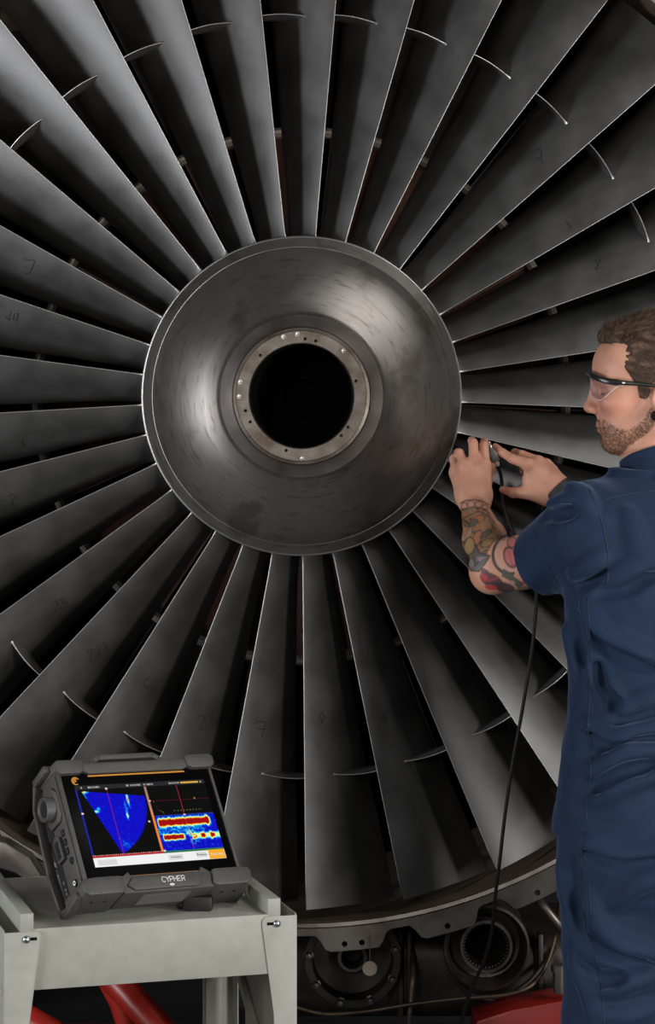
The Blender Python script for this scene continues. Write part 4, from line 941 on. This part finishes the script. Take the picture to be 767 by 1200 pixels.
# ------------------------------------------------------------------ hair
def poly_sdf(P2):
    P2 = np.array(P2, np.float32)
    def f(p):
        h = (p-HC)@HRot.T; q = np.stack([h[:, 0], h[:, 2]], 1); d = np.full(len(q), 1e9); s = np.ones(len(q)); n = len(P2)
        for i in range(n):
            a, b = P2[i], P2[i-1]; e = b-a; w_ = q-a; t = np.clip((w_@e)/(e@e), 0, 1); d = np.minimum(d, ((w_-t[:, None]*e)**2).sum(1))
            c1 = q[:, 1] >= a[1]; c2 = q[:, 1] < b[1]; c3 = e[0]*w_[:, 1] > e[1]*w_[:, 0]
            fl_ = (c1 & c2 & c3) | (~c1 & ~c2 & ~c3); s = np.where(fl_, -s, s)
        return s*np.sqrt(d)
    return f
hp_ = [(.125, .088), (.086, .087), (.066, .086), (.034, .082), (.046, .066), (.044, .044), (.030, .026), (.016, .010), (.012, -.014), (-.005, -.016), (-.010, .012), (-.022, .024), (-.038, .016), (-.046, -.012), (-.050, -.050), (-.062, -.078), (-.14, -.078), (-.14, .20), (.125, .20)]
def comb_noise(p):
    h = (p-HC)@HRot.T; q = np.c_[h[:, 0]*22+h[:, 2]*10, h[:, 1]*150, (h[:, 2]-h[:, 0]*.5)*75]
    return -(.0032*(vn(q, 1., 2.)-.45)+.0032*(vn(q, 2.3, 7.)-.5))*np.clip((h[:, 2]+.02)/.06, .25, 1)
hair_ops = [('u', hE((-.012, 0, .036), (.1015, .0825, .106)), 0), ('u', hR((-.02, .02, .118), (.060, .018, .104), .026, .020), .02), ('u', hR((-.02, -.02, .118), (.060, -.018, .104), .026, .020), .02),
            ('u', hR((.055, .03, .100), (.074, -.02, .101), .014, .013), .012), ('d', comb_noise, 0), ('i', poly_sdf(hp_), .006)]
hme, HV = mesh_sdf('hair', hair_ops, HC+[-.14, -.13, -.10], HC+[.14, .13, .17], .002, 1)
hq2 = (HV-HC)@HRot.T; nn = vn(np.c_[hq2[:, 0]*30, hq2[:, 1]*260, hq2[:, 2]*120-hq2[:, 0]*40], 1., 3.)
setcol(hme, np.array([.062, .036, .023])*(.55+1.1*nn[:, None])+np.array([.05, .03, .02])*(nn[:, None] > .66))
M['hair'] = mat_attr('hair', rough=.6, bump=.4, bscale=700, spec=.3)
hair = pp(link('hair', hme, M['hair'], person))
def bristles(name, pts, dirs, lens, rad, m, parent, kind=True):
    V_ = []; F_ = []
    for p, d, L_ in zip(pts, dirs, lens):
        d = d/np.linalg.norm(d); a = np.cross(d, [.3, .2, .93]); a /= np.linalg.norm(a); b = np.cross(d, a); i = len(V_)
        bend = np.array([0, 0, -1])*L_*.15
        for k in range(3): V_.append(p+rad*(a*math.cos(k*2.094)+b*math.sin(k*2.094)))
        q = p+d*L_*.55
        for k in range(3): V_.append(q+rad*.8*(a*math.cos(k*2.094)+b*math.sin(k*2.094)))
        V_.append(p+d*L_+bend)
        for k in range(3): j = (k+1) % 3; F_ += [(i+k, i+j, i+3+j, i+3+k), (i+3+k, i+3+j, i+6)]
    o = link(name, mesh(name, V_, F_), m, parent, True, kind='stuff' if kind else None); return o
rb = np.random.default_rng(3)
nrm = np.zeros((len(HV), 3)); tmp = np.zeros(len(HV)*3, np.float32); hme.vertices.foreach_get('normal', tmp) if False else None
nrm = np.array([v.normal[:] for v in hme.vertices])
top = np.nonzero((hq2[:, 2] > -.06) & (nrm@HX < .9))[0]; sel = rb.choice(top, 5200)
dirs = nrm[sel]*.38-HX*np.where(hq2[sel, 2] > .085, -.25, .85)[:, None]+np.array([0, 0, 1])*np.where(hq2[sel, 2] > .085, .15, -.25)[:, None]+rb.normal(0, .16, (len(sel), 3))
fr = hq2[sel, 2] > .085; dirs = np.where(fr[:, None], nrm[sel]*.35-HX*.55+np.array([0, 0, .25])+rb.normal(0, .2, (len(sel), 3)), dirs)
M['strand'] = mat('hair_strand', (.085, .050, .032), .4, var=.5, scale=300)
so = bristles('hair_strands', HV[sel], dirs, np.where(fr, .020, .011)*rb.uniform(.6, 1.2, len(sel)), .00042, M['strand'], hair)
bn = np.array([v.normal[:] for v in me.vertices]); bm_ = np.nonzero((face*bz > .25) & (bn@HX > -.5))[0]; sel = rb.choice(bm_, 4200)
dirs = bn[sel]*.55+np.array([0, 0, -1])*.55-HX*.12+rb.normal(0, .25, (len(sel), 3))
M['beard'] = mat('beard_hair', (.17, .085, .045), .45, var=.5, scale=400)
pp(bristles('beard', V[sel], dirs, rb.uniform(.0022, .0045, len(sel)), .00026, M['beard'], person))
bm = bmesh.new(); bm_lathe(bm, [(.0042, -.008), (.0058, -.008), (.0058, .005), (.0092, .0062), (.0092, .0082), (.0080, .0095), (.0052, .0095), (.0042, .008)], 28, frame_mat(hl(-.017, .0805, -.046), -HX, (0, 0, 1), HYL), True)
M['plug'] = mat('black_plug', (.008, .008, .009), .18, spec=.6)
pp(obm('ear_plug', bm, M['plug'], person, 40))
# ------------------------------------------------------------------ clothes
def fabric(name, c):
    m = bpy.data.materials.new(name); m.use_nodes = True; nt = m.node_tree; N = nt.nodes; L = nt.links; b = N['Principled BSDF']
    b.inputs['Roughness'].default_value = .72; b.inputs['Specular IOR Level'].default_value = .25; b.inputs['Sheen Weight'].default_value = .25; b.inputs['Sheen Roughness'].default_value = .4; b.inputs['Sheen Tint'].default_value = (.45, .6, .9, 1)
    tc = N.new('ShaderNodeTexCoord'); no = N.new('ShaderNodeTexNoise'); no.inputs['Scale'].default_value = 9; L.new(tc.outputs['Object'], no.inputs['Vector'])
    ra = N.new('ShaderNodeValToRGB'); ra.color_ramp.elements[0].position = .35; ra.color_ramp.elements[1].position = .7
    ra.color_ramp.elements[0].color = (*[v*.9 for v in c], 1); ra.color_ramp.elements[1].color = (*[v*1.1 for v in c], 1); L.new(no.outputs['Fac'], ra.inputs['Fac']); L.new(ra.outputs['Color'], b.inputs['Base Color'])
    wv = N.new('ShaderNodeTexWave'); wv.inputs['Scale'].default_value = 380; wv.bands_direction = 'DIAGONAL'; L.new(tc.outputs['Object'], wv.inputs['Vector'])
    n2 = N.new('ShaderNodeTexNoise'); n2.inputs['Scale'].default_value = 45; n2.inputs['Detail'].default_value = 5; L.new(tc.outputs['Object'], n2.inputs['Vector'])
    ad = N.new('ShaderNodeMath'); ad.operation = 'ADD'; L.new(wv.outputs['Fac'], ad.inputs[0]); L.new(n2.outputs['Fac'], ad.inputs[1])
    bu = N.new('ShaderNodeBump'); bu.inputs['Strength'].default_value = .22; bu.inputs['Distance'].default_value = .0012; L.new(ad.outputs[0], bu.inputs['Height']); L.new(bu.outputs[0], b.inputs['Normal'])
    return m
M['navy'] = fabric('navy_twill', (.0098, .0245, .062)); M['thread'] = mat('navy_seam', (.0085, .020, .046), .7)
CUFF = P(634, 660, -.490); AX = (EJ-CUFF)/np.linalg.norm(EJ-CUFF)
cax = (CUFF-P(690, 628, -.60)); cax = cax/np.linalg.norm(cax)
def cut(fn, o, n):
    o = np.array(o, np.float32); n = np.array(n, np.float32); return lambda p: np.maximum(fn(p), (p-o)@n)
slv = cut(rc(P(692, 622, -.605), CUFF+cax*.06, .086, .0575), CUFF, cax)
CR = SR+(ER-SR)*.72; rax = (ER-SR)/np.linalg.norm(ER-SR)
slvR = cut(rc(SR, CR+rax*.05, .082, .064), CR, rax)
sz = [.82, .865, .95, 1.05, 1.12, 1.2, 1.28, 1.34, 1.395, 1.435, 1.47, 1.50]
sa = [.217, .2145, .207, .194, .188, .192, .202, .205, .200, .178, .135, .095]
sb = [.176, .172, .158, .145, .141, .142, .147, .147, .138, .118, .095, .08]
shirt0 = [('u', loft(TC, LF, FW, sz, sa, sb, [0]*12, .843, 1.515), 0), ('u', rc(P(697, 617, -.61), NKB+[0, 0, -.035], .083, .066), .04), ('u', rc(SR, NKB+[0, 0, -.035], .078, .066), .05), ('u', slvR, .03), ('u', slv, .022)]
def folds(base, lst):
    out = []
    for op, r, k, pl in lst:
        r = r*(.78 if op == 's' else .92)
        pts = [h for h in hit(base, smooth_px(pl, 4)) if h is not None]
        n = len(pts)
        for i in range(n-1):
            if np.linalg.norm(pts[i+1]-pts[i]) > .08: continue
            t0, t1 = (math.sin(PI*min(1, (i+.35)/(n-.3)))**.6, math.sin(PI*min(1, (i+1.35)/(n-.3)))**.6)
            off = np.array([0, .0032, 0]) if op == 'u' else np.array([0, -.0006, 0])
            out.append((op, rc(pts[i]+off*r/.008, pts[i+1]+off*r/.008, max(.002, r*t0), max(.002, r*max(t1, .25))), k*1.25))
    return out
SF = [('u', .010, .020, [(688, 702), (694, 722), (706, 742), (728, 754), (757, 768), (790, 778)]), ('s', .007, .016, [(692, 730), (702, 752), (722, 768), (760, 782)]),
      ('u', .009, .020, [(700, 686), (722, 680), (742, 668), (775, 655)]), ('s', .006, .016, [(704, 694), (730, 690), (752, 679), (780, 668)]),
      ('u', .009, .020, [(690, 760), (700, 790), (716, 812), (728, 826)]), ('s', .007, .016, [(698, 778), (708, 806), (722, 826), (735, 832)]),
      ('u', .009, .018, [(728, 838), (745, 826), (767, 815), (790, 812)]), ('s', .007, .015, [(712, 836), (728, 848), (748, 842), (775, 832)]),
      ('u', .008, .018, [(688, 846), (705, 862), (726, 866), (748, 858), (780, 852)]), ('s', .006, .016, [(690, 862), (712, 876), (740, 872), (775, 866)]),
      ('u', .008, .018, [(690, 905), (710, 898), (738, 882), (775, 880)]), ('u', .008, .020, [(695, 940), (720, 925), (748, 912), (785, 906)]), ('s', .006, .018, [(700, 925), (725, 908), (760, 898)]),
      ('u', .008, .016, [(664, 735), (672, 760), (680, 790)]), ('s', .006, .016, [(672, 720), (680, 748), (686, 775)]),
      ('u', .008, .02, [(735, 600), (748, 640), (770, 660)]),
      # sleeve
      ('u', .009, .018, [(645, 594), (662, 590), (682, 588), (694, 600)]), ('s', .007, .016, [(638, 604), (655, 602), (672, 598)]), 
      ('s', .008, .016, [(708, 668), (694, 675), (678, 682)]), ('u', .008, .018, [(706, 652), (692, 662), (672, 674)]), ('u', .007, .018, [(668, 572), (680, 579), (690, 592)])]
shirt_ops = shirt0+folds(shirt0, SF)
shirt_ops.append(('d', lambda p: -.0045*(vn(p, 14.)-.5)-.003*(vn(p, 33., 5.)-.5), 0))
cutC = rc(CUFF-cax*.035, CUFF+cax*.08, .0535, .0545)
shirt_ops += [('s', cutC, .001), ('s', rc(CR-rax*.03, CR+rax*.05, .058, .060), .001), ('s', loft(TC, LF, FW, sz, [v-.006 for v in sa], [v-.006 for v in sb], [0]*12, .5, .875), .001),
              ('s', rc(NKB+[0, 0, .03], NKT, .070, .066), .004)]
sme, SV = mesh_sdf('shirt', shirt_ops, (.34, -.86, .82), (1.0, -.12, 1.60), .0034, 4)
shirt = pp(link('shirt', sme, M['navy'], person))
def seam(name, base, pl, r, m, parent, off=.0):
    pts = [h for h in hit(base, smooth_px(pl, 6)) if h is not None]; run = [pts[0]]; bm = bmesh.new(); runs = [run]
    for q in pts[1:]:
        if np.linalg.norm(q-run[-1]) > .06: run = [q]; runs.append(run)
        else: run.append(q)
    for R_ in runs:
        if len(R_) > 1: bm_tube(bm, R_, r, 6)
    o = obm(name, bm, m, parent, True)
    o.matrix_parent_inverse = Matrix.Identity(4) if parent is not person else PINV
    return o
ident = Matrix.Identity(4)
for pl, r in [([(690, 574), (699, 592), (706, 615), (711, 640), (713, 662), (711, 684)], .0016), ([(700, 588), (730, 580), (767, 575), (800, 573)], .0013),
              ([(688, 700), (691, 740), (693, 780), (691, 820), (689, 850), (693, 880), (691, 915), (688, 940), (687, 962)], .0015), ([(651, 958), (690, 960), (730, 963), (767, 966), (800, 968)], .0011),
              ([(625, 620), (633, 640), (645, 668), (656, 688)], .0011)]:
    seam('seam', shirt_ops, pl, r, M['thread'], shirt)
# collar: a folded band round the neck, lower at the front
cz = np.array([.672, -.552, 1.512]); cn = (np.array([0, 0, 1.])+FW*.34); cn /= np.linalg.norm(cn)
def collar_f(p):
    q = p-cz; h = q@cn; rv = q-h[:, None]*cn; r = np.sqrt((rv**2).sum(1)); fv = rv@FW; ang = fv/np.maximum(r, 1e-4)
    top = .030-.012*np.clip(ang, 0, 1)
    r0 = .0765+.010*np.clip(-h/.03, -.6, 1.4)+.004*(vn(p, 28.)-.5)
    return np.maximum(abs(r-r0)-.0036, np.maximum(h-top, -.028-.010*np.clip(ang, 0, 1)-h))*.9
def collar_in(p):
    q = p-cz; h = q@cn; rv = q-h[:, None]*cn; r = np.sqrt((rv**2).sum(1)); return np.maximum(abs(r-.070)-.0035, abs(h-.005)-.028)*.9
gap = rc(cz+FW*.09+[0, 0, .06], cz+FW*.10-[0, 0, .1], .014, .020)
kme, _ = mesh_sdf('collar', [('u', collar_f, 0), ('u', collar_in, .006), ('s', gap, .004)], cz-.14, cz+.14, .0024, 2)
link('collar', kme, M['navy'], shirt)
# trousers
HL = TC+LF*.098; HR_ = TC-LF*.098
KL = P(719, 1200, -.60)*[1, 1, 0]+[0, 0, .49]; AL = KL*[1, 1, 0]+[.01, .03, .07]; KR = HR_*[1, 1, 0]+FW*.10+[0, 0, .49]; AR = KR*[1, 1, 0]-FW*.05+[0, 0, .07]
TZ = lambda v, z: np.array([v[0], v[1], z])
tro0 = [('u', loft(TC, LF, FW, [.7, .8, .95], [.187, .199, .195], [.148, .157, .150], [0, 0, 0], .74, .93), 0),
        ('u', rc(TZ(HL, .83), KL, .115, .093), .03), ('u', rc(KL, AL, .093, .083), .02), ('u', rc(TZ(HR_, .83), KR, .118, .093), .03), ('u', rc(KR, AR, .093, .083), .02), ('u', el(TC-FW*.06+LF*.08+[0, 0, .83], (.11, .10, .12)), .04), ('u', el(TC-FW*.06-LF*.08+[0, 0, .83], (.11, .10, .12)), .04)]
TF = [('u', .009, .02, [(686, 984), (702, 992), (725, 1003), (748, 1002), (785, 992)]), ('s', .007, .016, [(690, 998), (712, 1008), (740, 1014), (775, 1006)]), ('u', .009, .02, [(688, 1050), (700, 1080), (722, 1104), (752, 1116), (790, 1122)]),
      ('s', .007, .016, [(684, 1070), (696, 1098), (720, 1120), (760, 1130)]), ('u', .008, .02, [(690, 1150), (715, 1158), (745, 1150), (790, 1140)]), ('s', .007, .018, [(680, 1128), (700, 1148), (726, 1146)]), ('u', .008, .02, [(672, 1130), (690, 1165), (700, 1200), (705, 1240)]),
      ('u', .007, .016, [(655, 1010), (664, 1050), (672, 1090)]), ('s', .006, .016, [(672, 1010), (676, 1060), (680, 1100)]), ('u', .007, .018, [(725, 1060), (745, 1040), (775, 1030)]), ('u', .008, .02, [(700, 1185), (730, 1190), (770, 1180)])]
tro_ops = tro0+folds(tro0, TF)+[('d', lambda p: -.005*(vn(p, 12., 3.)-.5)-.003*(vn(p, 30., 8.)-.5), 0), ('i', lambda p: .055-p[:, 2], .001), ('s', rc(AL-[0, 0, .12], AL+[0, 0, .05], .070, .060), .002), ('s', rc(AR-[0, 0, .12], AR+[0, 0, .05], .070, .060), .002)]
tme, _ = mesh_sdf('trousers', tro_ops, (.34, -.86, .03), (1.0, -.2, .96), .0042, 3)
tro = pp(link('trousers', tme, M['navy'], person))
for pl, r in [([(683, 970), (681, 1010), (682, 1050), (686, 1090), (690, 1098)], .0016), ([(690, 1100), (700, 1130), (706, 1170), (708, 1215)], .0012), ([(686, 1000), (690, 1040), (692, 1075)], .001)]:
    seam('seam', tro_ops, pl, r, M['thread'], tro)
# boots on the floor
M['boot'] = mat('black_leather', (.014, .013, .012), .45, 0, bump=.1, bscale=200); M['sole'] = mat('rubber_sole', (.02, .02, .02), .7)
for A_ in (AL, AR):
    a0_ = TZ(A_, 0); hd = a0_-FW*.055; to = a0_+FW*.175
    bo = [('u', rc(hd+[0, 0, .055], hd+[0, 0, .05], .040, .040), 0), ('u', rc(a0_+FW*.02+[0, 0, .05], to+[0, 0, .045], .043, .040), .02), ('u', rc(a0_+[0, 0, .07], TZ(A_, .16), .046, .050), .03), ('i', lambda p: .018-p[:, 2], .004)]
    b_, _ = mesh_sdf('boot', bo, np.minimum(hd, to)-.08+[0, 0, .08], np.maximum(hd, to)+[.08, .08, .24], .004, 2); o = pp(link('boot', b_, M['boot'], person))
    so_ = [('u', rc(hd+[0, 0, .02], a0_+FW*.06+[0, 0, .02], .045, .042), 0), ('u', rc(a0_+FW*.06+[0, 0, .02], to+[0, 0, .02], .042, .046), .02), ('i', lambda p: abs(p[:, 2]-.0115)-.0115, .003)]
    b_, _ = mesh_sdf('sole', so_, np.minimum(hd, to)-.08+[0, 0, .074], np.maximum(hd, to)+[.08, .08, .05], .004, 1); link('sole', b_, M['sole'], o)
# wrist: black strap and silver bracelet
wd = (ER-WR)/np.linalg.norm(ER-WR); wn_ = np.cross(wd, [0, 0, 1]); wn_ /= np.linalg.norm(wn_)
def wband(name, t, r, hw_, th, m):
    c = WR+wd*t; bm = bmesh.new(); bm_lathe(bm, [(r, -hw_), (r+th, -hw_*.8), (r+th, hw_*.8), (r, hw_)], 40, frame_mat(c, wn_, np.cross(wd, wn_), wd), True); return pp(obm(name, bm, m, person, 40))
M['strap'] = mat('black_strap', (.02, .021, .023), .6, 0, bump=.1); M['silver'] = mat('silver', (.75, .74, .70), .25, 1.)
wband('watch_strap', -.001, .0330, .0085, .0028, M['strap'])
wband('bracelet', .0125, .0335, .0020, .0024, M['silver'])
# ------------------------------------------------------------------ safety glasses
gls = thing('safety_glasses', 'clear safety glasses with a black frame worn on the face', 'glasses', hl(.08, 0, .02)); GI = Matrix.Translation(-Vector(hl(.08, 0, .02)))
M['frame'] = mat('black_plastic', (.012, .012, .013), .3); M['lens'] = bpy.data.materials.new('clear_lens'); M['lens'].use_nodes = True
nt = M['lens'].node_tree; nt.nodes.clear(); ou = nt.nodes.new('ShaderNodeOutputMaterial'); mxs = nt.nodes.new('ShaderNodeMixShader'); tr = nt.nodes.new('ShaderNodeBsdfTransparent'); gy = nt.nodes.new('ShaderNodeBsdfGlossy'); lw = nt.nodes.new('ShaderNodeLayerWeight')
tr.inputs[0].default_value = (.93, .94, .97, 1); gy.inputs['Roughness'].default_value = .06; lw.inputs['Blend'].default_value = .22
ml = nt.nodes.new('ShaderNodeMath'); ml.operation = 'MULTIPLY'; ml.inputs[1].default_value = .22; nt.links.new(lw.outputs['Fresnel'], ml.inputs[0]); nt.links.new(ml.outputs[0], mxs.inputs[0]); nt.links.new(tr.outputs[0], mxs.inputs[1]); nt.links.new(gy.outputs[0], mxs.inputs[2]); nt.links.new(mxs.outputs[0], ou.inputs[0])
M['ledge'] = mat('lens_edge_glint', (.75, .72, .72), .12, 0, spec=.8)  # pale colour paints the glint along the clear lens edge
def gp(o): o.matrix_parent_inverse = GI; return o
half = [(.107, 0, .033), (.1055, .018, .0325), (.099, .040, .029), (.086, .058, .0225), (.068, .0695, .0175), (.050, .0755, .0150)]
brow = [(x_, -y_, z_) for x_, y_, z_ in half[:0:-1]]+half
bs = spline(brow, 5); bm = bmesh.new(); rows = []
for i, q in enumerate(bs):
    e = abs(q[1])/.0755; hh_ = .0032+.0026*e; th_ = .0026
    d = np.array(bs[min(i+1, len(bs)-1)])-np.array(bs[max(i-1, 0)]); d /= np.linalg.norm(d); n_ = np.cross(d, [0, 0, 1]); n_ /= np.linalg.norm(n_)
    rows.append([bm.verts.new(hl(*(np.array(q)+n_*a*th_+np.array([0, 0, b*hh_])))) for a, b in ((1, .6), (.6, 1), (-.6, 1), (-1, .6), (-1, -.6), (-.6, -1), (.6, -1), (1, -.6))])
for i in range(len(rows)-1):
    for k in range(8): bm.faces.new((rows[i][k], rows[i][(k+1) % 8], rows[i+1][(k+1) % 8], rows[i+1][k]))
bm.faces.new(rows[0][::-1]); bm.faces.new(rows[-1]); gp(obm('frame', bm, M['frame'], gls))
for s in (-1, 1):
    bm = bmesh.new(); tp = spline([(.060, s*.0735, .0162), (.050, s*.0765, .0153), (.030, s*.0810, .0135), (0, s*.083, .011), (-.025, s*.0855, .007), (-.045, s*.086, -.006), (-.058, s*.082, -.022)], 4); rows = []
    for i, q in enumerate(tp):
        t = i/(len(tp)-1); hh_ = .0054-.0030*min(1, t*1.6); th_ = .0018
        rows.append([bm.verts.new(hl(q[0], q[1]+a*th_, q[2]+b*hh_)) for a, b in ((1, .6), (.6, 1), (-.6, 1), (-1, .6), (-1, -.6), (-.6, -1), (.6, -1), (1, -.6))])
    for i in range(len(rows)-1):
        for k in range(8): bm.faces.new((rows[i][k], rows[i][(k+1) % 8], rows[i+1][(k+1) % 8], rows[i+1][k]))
    bm.faces.new(rows[0][::-1]); bm.faces.new(rows[-1]); tm = gp(obm('temple', bm, M['frame'], gls))
    bm = bmesh.new(); c_ = hl(.040, s*.0812, .0145); bm_box(bm, (-.0036, -.0004, -.0012), (.0036, .0004, .0012), 0, frame_mat(c_, HX, HYL, (0, 0, 1)) @ Matrix.Rotation(math.radians(-4), 4, 'Y') @ Matrix.Rotation(math.radians(s*11), 4, 'Z')); o = obm('temple_mark', bm, M['white'], tm, False)
    # lens: curved sheet with a rounded lower edge
    bm = bmesh.new(); hs = spline([(x_, s*y_, z_) for x_, y_, z_ in half], 6); fr_, bk_ = [], []; NV = 9
    for i, q in enumerate(hs):
        e = abs(q[1])/.0755; dep = .044*(1-max(0, (e-.60)/.40)**2.0)*(1-.40*max(0, (.30-e)/.30)**1.5)
        if e > .985: dep = .006
        fr_.append([]); bk_.append([])
        for j in range(NV):
            v = j/(NV-1); x_ = q[0]-.006*v*v-.002*v; z_ = q[2]-dep*v; y_ = q[1]*(1-.03*v)
            fr_[-1].append(bm.verts.new(hl(x_, y_, z_))); bk_[-1].append(bm.verts.new(hl(x_-.0014, y_, z_)))
    n = len(hs)
    for i in range(n-1):
        for j in range(NV-1):
            bm.faces.new((fr_[i][j], fr_[i+1][j], fr_[i+1][j+1], fr_[i][j+1])); bm.faces.new((bk_[i][j], bk_[i][j+1], bk_[i+1][j+1], bk_[i+1][j]))
        bm.faces.new((fr_[i][-1], fr_[i+1][-1], bk_[i+1][-1], bk_[i][-1])); bm.faces.new((fr_[i][0], bk_[i][0], bk_[i+1][0], fr_[i+1][0]))
    for i in (0, n-1):
        for j in range(NV-1): bm.faces.new((fr_[i][j], fr_[i][j+1], bk_[i][j+1], bk_[i][j]))
    rim_ = [list((fr_[i][-1].co+bk_[i][-1].co)/2) for i in range(n)]; lo_ = gp(obm('lens', bm, M['lens'], gls, 40))
    bm = bmesh.new(); bm_tube(bm, rim_, .0007, 6); obm('lens_edge', bm, M['ledge'], lo_)
# ------------------------------------------------------------------ probe with its cable
M['probe'] = mat('probe_grey', (.22, .215, .20), .4, .3, var=.2, scale=80); M['tip'] = mat('probe_tip', (.55, .50, .38), .45); M['cable'] = mat('black_cable', (.008, .0075, .0075), .75)
pc = P(578, 535, -.035); prb = thing('inspection_probe', 'small grey probe on a thin black cable held between the hands', 'probe', pc)
a = P(573, 521, -.040)-pc; b = P(583, 546, -.034)-pc; ax_ = Vector(b-a).normalized(); sd_ = ax_.cross(Vector((0, 1, 0))).normalized(); bk = ax_.cross(sd_)
PMx = frame_mat(a, ax_, sd_, bk); Lp = float(np.linalg.norm(b-a))
bm = bmesh.new(); bm_box(bm, (.006, -.0085, -.006), (Lp*.80, .0085, .006), .0022, PMx); obm('probe_body', bm, M['probe'], prb)
bm = bmesh.new(); bm_lathe(bm, [(0, -.006), (.0045, -.006), (.0052, -.005), (.0052, .010), (0, .010)], 18, PMx @ Matrix.Rotation(PI/2, 4, 'Y')); obm('metal_cap', bm, M['silver'], prb, 40)
bm = bmesh.new(); bm_lathe(bm, [(0, Lp*.78), (.005, Lp*.78), (.0055, Lp*.9), (.004, Lp), (0, Lp+.001)], 16, PMx @ Matrix.Rotation(PI/2, 4, 'Y')); obm('probe_tip', bm, M['tip'], prb, 40)
cp = [P(*q)-pc for q in [(583, 547, -.034), (587, 560, -.03), (590, 590, -.06), (604, 632, -.10), (622, 672, -.16), (628, 700, -.19), (623, 760, -.21), (612, 830, -.22), (601, 890, -.225), (592, 950, -.23), (585, 1010, -.235), (580, 1050, -.24), (576, 1090, -.24), (567, 1125, -.24), (551, 1162, -.245), (540, 1200, -.25), (530, 1260, -.27), (520, 1340, -.30)]]
cp.append(np.array([.28, -.34, .006])-pc); cp.append(np.array([.34, -.5, .0045])-pc); cp.append(np.array([.20, -.62, .0045])-pc)
bm = bmesh.new(); bm_tube(bm, spline(cp, 6), .0036, 8); obm('cable', bm, M['cable'], prb)
